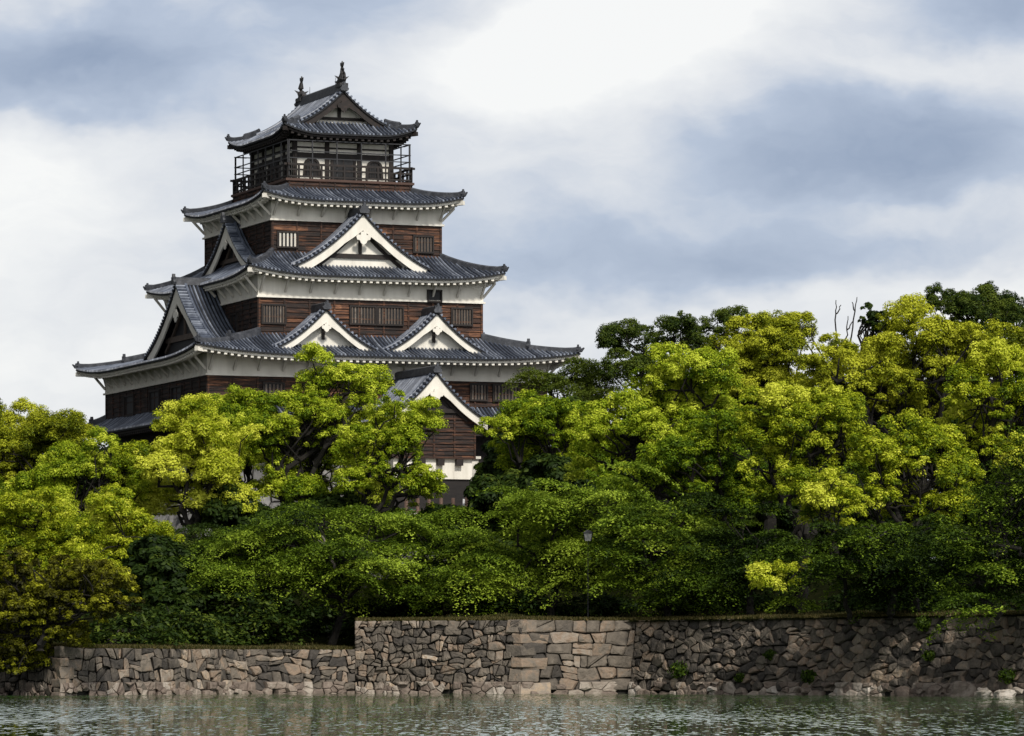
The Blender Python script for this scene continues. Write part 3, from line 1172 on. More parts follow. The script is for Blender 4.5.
        pd.build('pendant', M['plaster'] if white else M['timber'], g)
    return g


# --- storeys and roofs, lowest first
sb = MB()
lm = MB()
ring_roof(10.42, 10.35, 15.45, 11.9, 12.4, 14.45, .50, white=False, wa_=10.3, wb_=10.2, wall_soffit=14.35)
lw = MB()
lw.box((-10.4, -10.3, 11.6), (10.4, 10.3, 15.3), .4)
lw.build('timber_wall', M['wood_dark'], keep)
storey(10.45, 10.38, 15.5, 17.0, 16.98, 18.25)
ring_roof(6.95, 9.03, 19.55, 11.84, 12.53, 18.18, .50, wa_=10.45, wb_=10.38, wall_soffit=18.28)
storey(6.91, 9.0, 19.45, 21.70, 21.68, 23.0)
ring_roof(5.30, 6.50, 24.55, 7.94, 10.37, 22.98, .50, wa_=6.91, wb_=9.0, wall_soffit=23.05)
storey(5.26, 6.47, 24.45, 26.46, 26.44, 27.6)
ring_roof(3.95, 5.22, 28.52, 6.25, 7.90, 27.62, .46, wa_=5.26, wb_=6.47, wall_soffit=27.66)
ring_roof(2.75, 3.72, 32.66, 4.18, 5.47, 31.85, .52, white=False, wa_=3.05, wb_=4.0, wall_soffit=31.86)
# gables
gable(FRONT(-3.55), 10.9, 8.95, 3.0, 18.68, 20.95)
gable(FRONT(3.3), 10.9, 8.95, 3.0, 18.68, 20.95)
gable(FRONT(-.45), 8.55, 6.42, 4.0, 23.75, 26.85, bw=.40, pend=.55)
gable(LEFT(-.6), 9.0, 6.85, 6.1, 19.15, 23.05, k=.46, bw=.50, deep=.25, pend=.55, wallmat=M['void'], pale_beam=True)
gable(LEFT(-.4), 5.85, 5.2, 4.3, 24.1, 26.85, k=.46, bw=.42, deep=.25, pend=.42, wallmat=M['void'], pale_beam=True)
gable(RIGHT(0.0), 9.7, 6.85, 4.6, 18.95, 21.2, k=.5, bw=.55, deep=.9, pend=.8)
gable(RIGHT(0.0), 6.35, 5.2, 4.2, 23.85, 26.75, k=.48, bw=.45, deep=.7, pend=.7)
tg = gable(FRONT(0), 3.72, -3.72, 2.78, 32.62, 34.62, k=.42, bw=.30, white=False, deep=.5, ridge_h=.52, both=True, pend=.5, rake=.42)

# --- windows (x across, z centre, width, height, wall distance)
F_, Lf = FRONT(0), LEFT(0)
window(-4.35, 25.33, 1.15, .80, 6.47, F_, bars=5, label='pale slatted window')  # slats in the paler plaster tone
window(4.15, 25.33, 1.15, .86, 6.47, F_, bars=6)
window(-1.0, 25.3, .9, .8, 5.26, Lf, bars=0)
window(-6.05, 20.72, 1.35, .98, 9.0, F_, bars=8)
window(-.55, 20.80, 1.5, .95, 9.0, F_, bars=8)
window(1.15, 20.80, 1.5, .95, 9.0, F_, bars=8)
window(5.65, 20.88, 1.2, .90, 9.0, F_, bars=7)
window(3.9, 22.05, .75, .55, 9.10, F_, bars=0, kind='plaster_opening')
window(4.6, 20.4, 1.1, 1.1, 6.91, Lf, bars=0)
window(-6.5, 16.05, 1.15, 1.0, 10.38, F_, bars=5)
window(6.2, 16.35, .95, .85, 10.38, F_, bars=5)
window(7.9, 16.35, 1.5, .85, 10.38, F_, bars=7)
for x in (-5.2, .1, 4.6):
    window(x, 16.05, 1.9, 1.1, 10.45, Lf, bars=0)

# --- top storey
ts = MB()
ts.box((-3.0, -3.95, 28.7), (3.0, 3.95, 31.9), .7)
top = ts.build('plaster_wall', M['plaster'], keep)
tf = MB()
for si, xf in enumerate(SIDES):
    ww, dd = (3.05, 4.0) if si % 2 == 0 else (4.0, 3.05)
    lm = MB(xf)
    n = 3 if si % 2 == 0 else 4
    for i in range(n + 1):
        x = -ww + 2 * ww * i / n
        lm.box((x - .13, dd - .12, 28.9), (x + .13, dd + .06, 31.9), .5)
    for z, h in ((29.1, .16), (30.66, .30), (31.12, .09), (31.62, .34)):
        lm.box((-ww, dd - .1, z - h / 2), (ww, dd + .045, z + h / 2), .4)
    for x in (([-.72, .72]) if si % 2 == 0 else [-.9, .9]):
        lm.box((x - .08, dd - .1, 29.1), (x + .08, dd + .04, 30.6), .5)
    base = len(tf.V)
    tf.V += lm.V
    tf.F += [[base + i for i in f] for f in lm.F]
    tf.A += lm.A
tf.build('timber_frame', M['timber'], keep)
for si, xf in enumerate(SIDES):
    dd = 4.0 if si % 2 == 0 else 3.05
    for x in ((-1.98, 1.98) if si % 2 == 0 else (-2.7, 2.7)):
        fr, vo, br = MB(xf), MB(xf), MB(xf)
        out, inn = [], []
        for i in range(13):
            a = math.pi * i / 12
            out.append((x - .50 * math.cos(a), 30.02 + .48 * math.sin(a) ** .8))
            inn.append((x - .36 * math.cos(a), 30.02 + .36 * math.sin(a) ** .8))
        out = [(x - .56, 29.42)] + out + [(x + .56, 29.42)]
        inn = [(x - .40, 29.42)] + inn + [(x + .40, 29.42)]
        n = len(out)
        y = dd
        vs = [(p[0], y + .05, p[1]) for p in out] + [(p[0], y + .05, p[1]) for p in inn] + [(p[0], y - .08, p[1]) for p in out] + [(p[0], y - .08, p[1]) for p in inn]
        fr.add(vs, [f for i in range(n - 1) for f in ((i, i + 1, n + i + 1, n + i), (i, 2 * n + i, 2 * n + i + 1, i + 1), (n + i, n + i + 1, 3 * n + i + 1, 3 * n + i))], .4)
        o = fr.build('arched_window', M['timber'], keep)
        vo.prism([(p[0], y - .045, p[1]) for p in inn], (0, .03, 0), .5)
        vo.build('opening', M['void'], o)
        for q in range(5):
            xx = x - .3 + .15 * q
            br.box((xx - .02, y - .01, 29.42), (xx + .02, y + .02, 30.02 + .36 * max(.1, 1 - (abs(xx - x) / .4) ** 2) ** .5), .6)
        br.build('slats', M['timber'], o)
    dw = MB(xf)
    dw.box((-.62, dd - .04, 29.1), (.62, dd + .03, 30.52), .5)
    o = dw.build('doorway', M['void'], keep)
    dl = MB(xf)
    dl.box((-.03, dd + .035, 29.1), (.03, dd + .06, 30.52), .5)
    dl.box((-.6, dd + .035, 29.8), (.6, dd + .055, 29.85), .5)
    dl.build('door_rails', M['timber'], o)
# balcony
bl = MB()
bl.box((-3.97, -5.28, 28.92), (3.97, 5.28, 29.06), .4)
for si, xf in enumerate(SIDES):
    ww, dd = (3.9, 5.2) if si % 2 == 0 else (5.2, 3.9)
    lm = MB(xf)
    rng = random.Random(si)
    boards(lm, ww, 28.35, 28.92, dd, rng, bh=.19, seg=2.0, lo=.25, hi=.55)
    for i in range(9):
        x = -ww + .1 + (2 * ww - .2) * i / 8
        lm.box((x - .04, dd + .02, 28.35), (x + .04, dd + .08, 28.92), .2)
    base = len(bl.V)
    bl.V += lm.V
    bl.F += [[base + i for i in f] for f in lm.F]
    bl.A += lm.A
bal = bl.build('balcony', M['wood'], keep)
be = MB()
for si, xf in enumerate(SIDES):
    ww, dd = (3.97, 5.28) if si % 2 == 0 else (5.28, 3.97)
    lm = MB(xf)
    lm.box((-ww - .07, dd + .003, 28.97), (ww + .07, dd + .06, 29.11), random.random())
    base = len(be.V)
    be.V += lm.V
    be.F += [[base + i for i in f] for f in lm.F]
    be.A += lm.A
be.build('floor_edge', M['copper'], bal)
for si, xf in enumerate(SIDES):
    ww, dd = (3.9, 5.2) if si % 2 == 0 else (5.2, 3.9)
    rl, cg = MB(xf), MB(xf)
    n = 11 if si % 2 == 0 else 14
    for i in range(n + 1):
        x = -ww + 2 * ww * i / n
        rl.box((x - .055, dd - .055, 29.06), (x + .055, dd + .055, 29.92 if i not in (0, n) else 30.05), .5)
    for z, h, ex in ((29.96, .13, .22), (29.64, .10, .05), (29.25, .10, .05)):
        rl.box((-ww - ex, dd - .04, z - h / 2), (ww + ex, dd + .04, z + h / 2), .5)
    rl.build('railing', M['timber'], bal)
    n = 5 if si % 2 == 0 else 7
    for i in range(n + 1):
        x = -ww + .06 + (2 * ww - .12) * i / n
        cg.box((x - .034, dd - .145, 29.06), (x + .034, dd - .08, 31.42), .5)
        if i in (0, n):
            cg.box((x - .02, 4.02 if si % 2 == 0 else 3.1, 31.36), (x + .02, dd - .1, 31.40), .5)
            cg.box((x - .02, 4.02 if si % 2 == 0 else 3.1, 30.75), (x + .02, dd - .1, 30.79), .5)
    for z in (31.40, 30.76, 30.35):
        cg.box((-ww, dd - .135, z - .03), (ww, dd - .09, z + .03), .5)
    cg.build('safety_cage', M['metal'], bal)


# ridge-end fish
def fish(yv):
    mb = MB()
    sg = -1 if yv < 0 else 1
    z0 = 34.92
    # body rises from a broad head biting the ridge to a tail held high
    path = [(0, yv - sg * .50, z0 + .10), (0, yv - sg * .16, z0 + .26), (0, yv + sg * .10, z0 + .52), (0, yv + sg * .16, z0 + .84), (0, yv + sg * .08, z0 + 1.14), (0, yv + sg * .02, z0 + 1.36)]
    mb.tube(path, [.20, .28, .25, .18, .12, .06], 9, .4)
    # pedestal, tail fan, back and side fins
    mb.box((-.26, yv - .42, z0 - .10), (.26, yv + .42, z0 + .14), .3)
    t = Vector((0, yv + sg * .04, z0 + 1.25))
    for ang in (-.75, -.1, .6):
        d = Vector((0, math.sin(ang), math.cos(ang)))
        p = Vector((0, math.cos(ang), -math.sin(ang)))
        mb.prism([t - p * .06 + Vector((-.035, 0, 0)), t + p * .06 + Vector((-.035, 0, 0)), t + d * .30 + p * .09 + Vector((-.035, 0, 0)), t + d * .46 + Vector((-.035, 0, 0)), t + d * .28 - p * .08 + Vector((-.035, 0, 0))], (.07, 0, 0), .4)
    for zz, o in ((.45, .22), (.75, .24), (1.0, .18)):
        c = Vector((-.03, yv + sg * o, z0 + zz))
        mb.prism([c, c + Vector((0, sg * .26, .12)), c + Vector((0, 0, .20))], (.06, 0, 0), .4)
    for sx in (-1, 1):
        c = Vector((sx * .2, yv - sg * .02, z0 + .38))
        mb.prism([c, c + Vector((sx * .26, 0, .30)), c + Vector((0, 0, .22))], (0, sg * .06, 0), .4)
        mb.prism([Vector((sx * .12, yv - sg * .45, z0 + .2)), Vector((sx * .2, yv - sg * .62, z0 + .34)), Vector((sx * .16, yv - sg * .36, z0 + .36))], (sx * .06, 0, 0), .4)
    for v in mb.V:
        if v.z > z0:
            v.z = z0 + (v.z - z0) * .86
    mb.build('ridge_fish', M['bronze'], keep, smooth=False)


fish(-3.75)
fish(3.75)
for yv in (-2.6, 2.2):
    rb = MB()
    rb.tube([(0, yv, 34.9), (0, yv, 35.55)], [.022, .012], 5, .5)
    rb.build('lightning_rod', M['metal'], keep)

# --- annex with a gabled roof in front of the keep
annex = tag(empty('annex_turret', KEEP, TH), 'small gabled annex of dark boards and white plaster half hidden by trees below the keep', 'turret')
AX = FRONT(1.12)
gable(AX, 16.6, 10.5, 3.15, 14.35, 17.05, k=.45, bw=.34, parent=annex, pend=.5, name='tiled_roof', deep=.05, wallmat=M['wood_dark'], rake=.5)
ab = MB(AX)
ab.box((-2.48, 10.5, 12.15), (2.48, 16.55, 14.6), .3)
rng = random.Random(5)
boards(ab, 2.5, 12.1, 14.6, 16.55, rng, bh=.22, hi=.66)
for i in range(5):
    x = -2.5 + 1.25 * i
    ab.box((x - .05, 16.58, 12.1), (x + .05, 16.66, 14.6), .4)
for z in (12.15, 13.0, 13.7, 14.4):
    ab.box((-2.55, 16.57, z - .05), (2.55, 16.65, z + .05), .35)
sxf = lambda v: AX(Vector((v.y, 13.5 + v.x, v.z)))
lm = MB(sxf)
boards(lm, 3.0, 12.1, 14.6, 2.48, rng)
base = len(ab.V)
ab.V += lm.V
ab.F += [[base + i for i in f] for f in lm.F]
ab.A += lm.A
ab.build('timber_wall', M['wood'], annex)
ap = MB(AX)
ap.box((-2.40, 10.5, 10.95), (2.40, 16.42, 12.12), .6)
ap.build('plaster_wall', M['plaster'], annex)
for x in (-1.9, -.75, .4, 1.55):
    cb = MB(AX)
    cb.box((x - .2, 16.0, 11.72), (x + .2, 16.75, 12.08), .5)
    cb.build('corbel', M['timber'], annex)
fl = MB(AX)
fl.box((-2.36, 10.5, 7.6), (2.36, 16.3, 10.95), .2)
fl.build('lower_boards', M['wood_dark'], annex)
pw = MB(AX)
pw.box((2.5, 12.6, 10.4), (4.1, 13.0, 12.3), .7)
pw.box((2.48, 12.45, 12.3), (4.2, 13.15, 12.45), .2)
pw.build('parapet', M['plaster'], annex)


# --- stone base of the keep
def keep_base():
    root = tag(empty('stone_base', KEEP, TH), 'battered grey stone base below the keep, showing between the trees at left', 'stone base')
    rng = np.random.default_rng(31)
    core, face = MB(), MB()
    zt, zb_ = 12.0, 3.2
    a0, a1 = 10.9, 16.0
    f = lambda z: a0 + (a1 - a0) * ((zt - z) / (zt - zb_)) ** 1.25
    rings = []
    for i in range(8):
        z = zt - (zt - zb_) * i / 7
        e = f(z) - .1
        rings.append([(-e, -e, z), (e, -e, z), (e, e, z), (-e, e, z)])
    core.loft(rings[::-1], .5)
    core.build('base_core', M['joint'], root)
    for xf in SIDES[:2]:
        w, h = 2 * a1, zt - zb_
        lm = MB()
        n = int(w * h / 1.25)
        for poly in voronoi_cells(w, h, n, rng, 1.3):
            if len(poly) < 3:
                continue
            def place(s, y, o):
                z = zb_ + y
                k = f(z) / a1
                return xf(Vector(((s - a1) * k, f(z) + o, z)))
            stone_add(face, poly, place, rng, gap=.05, bulge=.22, r=rng.beta(2, 2))
    face.build('stone_face', M['boulder'], root)


keep_base()


# ------------------------------------------------------------------ trees
def rand_dirs(n, rng):
    v = rng.normal(size=(n, 3))
    return v / np.linalg.norm(v, axis=1, keepdims=True)


def leaf_quads(C, Nrm, size, rng, aspect=.55):
    n = len(C)
    ref = rand_dirs(n, rng)
    t = np.cross(Nrm, ref)
    t /= np.linalg.norm(t, axis=1, keepdims=True) + 1e-9
    b = np.cross(Nrm, t)
    s = size * rng.uniform(.7, 1.3, (n, 1))
    V = np.empty((n, 4, 3))
    V[:, 0] = C - t * s
    V[:, 1] = C + b * s * aspect + t * s * .1
    V[:, 2] = C + t * s
    V[:, 3] = C - b * s * aspect + t * s * .1
    return V.reshape(-1, 3)


def camphor_puffs(puffs, rng, leaf=.09, dens=1.0):
    """puffs: (centre, radius, young). A puff is a dome of small rounded shoots, each shoot a ball of leaves"""
    Cs, Ns, As = [], [], []
    for c, r, young in puffs:
        ns = max(7, int(15 * dens * (r / .8) ** 2))
        d = rand_dirs(ns, rng)
        d[:, 2] = np.where(d[:, 2] < -.6, -d[:, 2], d[:, 2])
        sub = c + d * r * rng.uniform(.62, 1.0, (ns, 1)) * np.array([1, 1, .80])
        sr = r * rng.uniform(.26, .44, ns)
        for s, q in zip(sub, sr):
            nl = max(12, int(116 * dens * (q / .28) ** 1.6))
            dd = rand_dirs(nl, rng)
            dd[:, 2] = np.where(dd[:, 2] < -.45, -dd[:, 2], dd[:, 2])
            Cs.append(s + dd * q * rng.uniform(.55, 1.08, (nl, 1)) * np.array([1, 1, .85]))
            nn = dd * 1.0 + rng.normal(0, .33, (nl, 3)) + np.array([0, 0, .45])
            Ns.append(nn / np.linalg.norm(nn, axis=1, keepdims=True))
            yo = young + rng.normal(0, .10)
            # fresh leaves sit at the shoot tips
            As.append(np.clip(yo + .16 * dd[:, 2] + rng.normal(0, .13, nl), 0, 1))
    C, Nr, A = np.concatenate(Cs), np.concatenate(Ns), np.concatenate(As)
    return leaf_quads(C, Nr, leaf, rng), A


def maple_pads(puffs, rng, leaf=.115, dens=1.0):
    """flat drooping sprays"""
    Cs, Ns, As = [], [], []
    for c, r, young in puffs:
        for k in range(3):
            rr = r * rng.uniform(.8, 1.5)
            cc = c + rng.normal(0, .45, 3) * np.array([r, r, r * .8])
            nl = int(150 * dens * (rr / .9) ** 2)
            a = rng.uniform(0, 2 * np.pi, nl)
            q = np.sqrt(rng.uniform(0, 1, nl)) * rr
            # ragged outline: the reach varies with the direction
            lob = 1 + .35 * np.sin(a * 3 + rng.uniform(0, 6)) + .2 * np.sin(a * 7 + rng.uniform(0, 6))
            q = q * lob
            z = -.30 * (q / rr) ** 2 * rr + rng.normal(0, .06, nl)
            tx, ty = rng.normal(0, .22, 2)
            x, y = q * np.cos(a), q * np.sin(a)
            Cs.append(cc + np.column_stack([x, y, z + tx * x + ty * y]))
            nn = np.column_stack([x / rr * .35, y / rr * .35, np.ones(nl)]) + rng.normal(0, .42, (nl, 3))
            Ns.append(nn / np.linalg.norm(nn, axis=1, keepdims=True))
            As.append(np.clip(young + rng.normal(0, .14) + .16 * (q / rr) + rng.normal(0, .12, nl), 0, 1))
    C, Nr, A = np.concatenate(Cs), np.concatenate(Ns), np.concatenate(As)
    return leaf_quads(C, Nr, leaf, rng, .5), A


def limb(mb, p, q, r0, r1, rng, n=6, sag=.0, wob=.25):
    p, q = np.array(p, float), np.array(q, float)
    L_ = np.linalg.norm(q - p)
    pts, rr = [], []
    off = rng.normal(0, wob, (n + 1, 3)) * L_ * .12
    for i in range(n + 1):
        t = i / n
        b = p + (q - p) * t
        b = b + np.array([0, 0, -sag * L_ * math.sin(math.pi * t)])
        if 0 < i < n:
            b = b + off[i]
        pts.append(b)
        rr.append(r0 + (r1 - r0) * t ** .8)
    mb.tube([Vector(v) for v in pts], rr, 7, .5)
    return pts


def tree(name, lumps, Y, kind, label, young=.5, trunk=None, seed=0, pr=17, leaf=None, dens=1.0, cat='tree', group=None, fill=2.6, bare=0.0, trunk_r=None, yr=.8):
    """lumps: crown masses (centre px, centre py, half width, half height, optional extra distance) seen in the photograph, at distance Y"""
    rng = np.random.default_rng(seed + 100)
    sc = Y / FPX
    cx = trunk if trunk is not None else np.mean([l[0] for l in lumps])
    bx = (cx - 512) * sc
    base = np.array([bx, Y, ground_z(bx, Y) - .15])
    root = empty(name, base)
    puffs = []
    hubs = []
    for l in lumps:
        px, py, rx, ry = l[0], l[1], l[2] * 1.12, l[3] * 1.14
        dy = l[4] if len(l) > 4 else rng.uniform(-1, 1) * min(2.5, rx * sc)
        c = np.array(at(px, py, Y)) + np.array([0, dy, 0])
        ax = np.array([rx * sc, rx * sc * yr, ry * sc])
        r = pr * sc
        n = max(4, int(fill * rx * ry / pr ** 2))
        hubs.append((c, n, ax))
        kept = []
        tries = 0
        lob = rng.normal(size=(5, 3))
        while len(kept) < n and tries < n * 30:
            tries += 1
            d = rand_dirs(1, rng)[0]
            if d[2] < -.55 and rng.random() < .6:
                continue
            rad = rng.uniform(.35, 1.0) ** .6
            rad *= 1 + .16 * math.sin(lob[0] @ d * 2.5 + lob[1, 0]) + .1 * math.sin(lob[2] @ d * 5)
            p = c + d * ax * rad
            if rng.random() < .14:
                p = c + (p - c) * rng.uniform(1.1, 1.28)
            p = p - np.array([0, 0, r * .3])
            if all(np.linalg.norm((p - k) / np.array([1, 1, .8])) > r * .78 for k in kept):
                kept.append(p)
        for p in kept:
            h = (p[2] - c[2]) / ax[2]
            puffs.append((p, r * rng.uniform(.58, 1.38), float(np.clip(young + rng.normal(0, .14), 0, 1))))
    P = np.array([p for p, _, _ in puffs])
    kindf = {'maple': maple_pads, 'dark_pad': maple_pads}.get(kind, camphor_puffs)
    V, A = kindf(puffs, rng, leaf or .056, dens)
    # trunk and limbs
    mb = MB()
    H = P[:, 2].max() - base[2]
    r0 = trunk_r or max(.16, min(.55, H * .028))
    fork = base + np.array([rng.normal(0, .25), rng.normal(0, .3), min(H * .30, max(1.0, P[:, 2].min() - base[2]))])
    limb(mb, base, fork, r0 * 1.25, r0 * .8, rng, 5, wob=.3)
    for c, n, ax in hubs:
        low = c - np.array([0, 0, ax[2] * .45])
        mid = limb(mb, fork, low, r0 * .55, r0 * .26, rng, 7, sag=-.05, wob=.5)
        near = [p for p, _, _ in puffs if np.all(np.abs((p - c) / ax) < 1.35)]
        for p in near:
            if rng.random() < .8:
                s = mid[rng.integers(4, 8)]
                limb(mb, s, p, r0 * .22, .026, rng, 4, wob=.5)
    mb.V = [v - Vector(base) for v in mb.V]
    mb.build('trunk', M['bark'], root)
    mat = {'yellow': 'yellow', 'lime': 'lime', 'olive': 'olive', 'maple': 'maple', 'dark': 'dark', 'dark_pad': 'dark', 'bush': 'bush'}[kind]
    fast_mesh('crown', V - base, 4, A, L[mat], root)
    tag(root, label, cat, group)
    return root


GC, GM = 'camphor trees below the castle', 'maples along the moat wall'
TREES = [
    # left of the keep
    ('camphor_tree', [(18, 432, 40, 26), (52, 450, 38, 26), (-25, 440, 40, 32), (10, 475, 50, 30)], 252, 'olive', 'olive camphor tree highest at the far left edge against the sky', .62, 20),
    ('camphor_tree', [(75, 480, 45, 32), (110, 455, 32, 22), (40, 500, 45, 30), (130, 480, 25, 30), (90, 520, 45, 28)], 240, 'lime', 'dense yellow-green camphor tree below the left end of the skirt roof', .62, 80),
    ('camphor_tree', [(40, 515, 42, 26), (15, 545, 40, 35), (75, 555, 42, 32), (-20, 520, 40, 50)], 226, 'yellow', 'golden camphor tree low at the left edge above the brown bush', .44, 40),
    ('camphor_tree', [(118, 525, 38, 26), (146, 547, 26, 20), (95, 575, 30, 25), (140, 585, 26, 18)], 219, 'yellow', 'yellow camphor tree with dark bare limbs in front of the stone base', .50, 150),
    ('camphor_tree', [(185, 435, 32, 26), (215, 445, 30, 30), (160, 455, 22, 20), (205, 475, 30, 18), (175, 492, 40, 12), (232, 500, 22, 10), (200, 415, 20, 15)], 238, 'yellow', 'brightest yellow camphor tree beneath the dark left wall of the keep', .66, 192),
    ('camphor_tree', [(242, 396, 20, 17), (224, 422, 28, 22), (255, 425, 26, 25), (240, 455, 36, 22)], 254, 'lime', 'yellow-green camphor tree rising to the near corner of the lowest big roof', .55, 245),
    ('camphor_tree', [(318, 376, 18, 20), (350, 384, 22, 17), (300, 408, 32, 26), (345, 412, 34, 24), (275, 440, 32, 28), (318, 452, 42, 28), (330, 485, 45, 20), (282, 480, 32, 22)], 240, 'lime', 'tall lime-green camphor tree covering the front wall under the left dormer', .60, 288),
    ('camphor_tree', [(388, 414, 24, 22), (428, 424, 14, 14), (372, 450, 34, 26), (404, 455, 26, 22), (425, 480, 15, 10), (368, 486, 22, 12), (424, 484, 15, 9)], 236, 'lime', 'lime camphor tree half covering the gabled annex', .55, 360),
    # right of the keep
    ('camphor_tree', [(530, 415, 34, 20), (512, 444, 22, 22), (506, 420, 20, 16), (560, 420, 34, 22), (545, 450, 42, 24), (585, 445, 30, 26)], 244, 'lime', 'broad camphor tree directly right of the annex gable', .42, 560),
    ('evergreen_tree', [(552, 378, 28, 12), (590, 372, 22, 22), (580, 395, 30, 14)], 262, 'dark_pad', 'dark feathery evergreen overlapping the right tip of the lowest big roof', .75, 580),
    ('evergreen_tree', [(632, 340, 26, 18), (672, 340, 32, 20), (640, 368, 32, 14), (700, 352, 28, 20), (728, 326, 20, 14)], 258, 'dark', 'thin dark green tree showing sky through its crown right of the keep', .60, 660),
    ('camphor_tree', [(690, 378, 40, 26), (650, 400, 38, 24), (620, 425, 36, 24), (665, 430, 42, 28), (705, 415, 34, 30), (605, 455, 34, 22)], 226, 'lime', 'rounded yellow-green camphor tree in front of the thin dark tree', .52, 655),
    ('camphor_tree', [(752, 335, 36, 22), (785, 345, 28, 26), (735, 365, 32, 26), (770, 378, 40, 28), (715, 385, 25, 22)], 236, 'olive', 'olive camphor tree peaking left of the bare twigs', .66, 770),
    ('camphor_tree', [(725, 440, 38, 26), (690, 470, 36, 26), (750, 470, 34, 26), (715, 495, 42, 20), (640, 475, 38, 22)], 214, 'lime', 'shaded camphor tree low in the middle of the right-hand wood', .30, 728),
    ('camphor_tree', [(795, 400, 34, 28), (768, 425, 28, 26), (815, 435, 36, 28), (770, 462, 28, 22), (810, 472, 36, 24), (845, 450, 34, 28), (758, 395, 24, 16)], 203, 'yellow', 'bright yellow camphor tree in the middle of the right-hand wood', .46, 800),
    ('camphor_tree', [(915, 334, 36, 25), (862, 352, 36, 22), (945, 345, 32, 28), (835, 372, 36, 24), (885, 385, 48, 28), (930, 380, 40, 26), (850, 405, 40, 26), (988, 352, 32, 22), (1025, 356, 28, 22)], 216, 'olive', 'largest spreading olive-yellow camphor tree at the upper right', .70, 905),
    ('camphor_tree', [(988, 385, 36, 28), (1015, 415, 34, 30), (965, 425, 34, 26), (1000, 450, 36, 22), (1040, 380, 30, 35)], 204, 'yellow', 'bright yellow camphor tree near the right edge of the wood', .48, 1000),
    ('camphor_tree', [(905, 440, 36, 26), (880, 470, 34, 22), (935, 465, 34, 26), (915, 495, 40, 20), (955, 490, 32, 24), (870, 500, 34, 18)], 193, 'yellow', 'yellow camphor tree with pale clustered tufts at lower right', .40, 915),
    ('camphor_tree', [(820, 525, 24, 18), (785, 572, 24, 10), (820, 490, 34, 18), (838, 505, 24, 18)], 189.6, 'yellow', 'slender camphor whose bright low tufts hang before the dark maples', .50, 850),
    ('evergreen_tree', [(982, 300, 34, 13), (948, 307, 24, 11), (1020, 308, 30, 14), (990, 320, 44, 14)], 250, 'dark', 'dark rounded evergreen topping the wood in the upper right corner', .50, 985),
    ('evergreen_tree', [(1010, 500, 36, 36), (1045, 460, 34, 40), (985, 530, 30, 28)], 178, 'maple', 'deep green tree cut by the right edge of the picture', .30, 1030),
    # front row behind the moat wall
    ('maple_tree', [(335, 515, 50, 18), (295, 535, 50, 20), (245, 545, 44, 20), (345, 550, 52, 20), (285, 568, 60, 18), (225, 580, 40, 18), (345, 580, 40, 12), (385, 530, 32, 20)], 213, 'maple', 'wide spreading maple with a bleached dead branch above the grassy step', .52, 330),
    ('maple_tree', [(440, 535, 46, 20), (420, 565, 46, 22), (475, 555, 46, 24), (455, 578, 40, 12), (440, 536, 30, 14)], 215, 'maple', 'dark layered maple left of the bare stone corner', .48, 470),
    ('maple_tree', [(500, 492, 38, 14), (555, 505, 46, 18), (600, 500, 42, 18), (540, 540, 50, 22), (595, 545, 44, 24), (570, 575, 40, 12), (505, 568, 36, 16)], 212.5, 'maple', 'fresh green maple above the squared stone corner', .66, 550),
    ('maple_tree', [(650, 510, 46, 20), (690, 530, 42, 22), (645, 555, 46, 24), (695, 566, 42, 18), (640, 540, 40, 14)], 207, 'maple', 'green maple behind the lone street lamp', .42, 664),
    ('maple_tree', [(745, 530, 38, 22), (775, 555, 38, 22), (735, 566, 40, 18)], 201, 'maple', 'shadowed maple in the middle of the right-hand wall', .17, 750),  # from here rightward the maples' leaf tone is lowered to imitate shade
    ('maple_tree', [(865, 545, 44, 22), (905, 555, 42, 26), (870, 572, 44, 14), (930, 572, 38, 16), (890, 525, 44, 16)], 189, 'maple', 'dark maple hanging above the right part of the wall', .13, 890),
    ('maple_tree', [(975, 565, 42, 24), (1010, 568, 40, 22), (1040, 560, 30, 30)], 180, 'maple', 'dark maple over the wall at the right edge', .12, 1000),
    # understory
    ('overhanging_bush', [(55, 612, 36, 30), (20, 610, 40, 44), (100, 592, 30, 24), (18, 655, 26, 20), (70, 580, 42, 22), (-15, 640, 30, 40)], 189, 'bush', 'brown-green bush hanging over the water at the far left', .46, 40),
    ('dark_filler_tree', [(190, 560, 34, 26), (165, 590, 30, 22), (215, 540, 32, 22), (190, 610, 38, 18)], 224, 'dark_pad', 'nearly black tree added to darken the gap right of the yellow limbs', .25, 195),  # added tree, its leaf tone lowered to stand for shade in the gap
]
BUILT = {}
for i, (nm, lumps, Y, kind, lab, yg, tk) in enumerate(TREES):
    kw = dict(cat='bush' if 'bush' in nm else 'tree', group=GC if nm == 'camphor_tree' else GM if nm == 'maple_tree' else None)
    if kind in ('maple', 'dark_pad'):
        kw.update(pr=21, fill=3.0, leaf=.066, dens=2.6)
    if nm == 'evergreen_tree':
        kw.update(dens=3.0 if kind == 'dark_pad' else 1.0, fill=3.6 if kind == 'dark_pad' else 3.3, pr=13)
    if kind == 'bush':
        kw.update(pr=13, leaf=.062, dens=1.2, fill=3.4)
    if 'slender' in lab:
        kw.update(trunk_r=.10)
    BUILT[lab] = tree(nm, lumps, Y, kind, lab, young=yg, trunk=tk, seed=i, **kw)

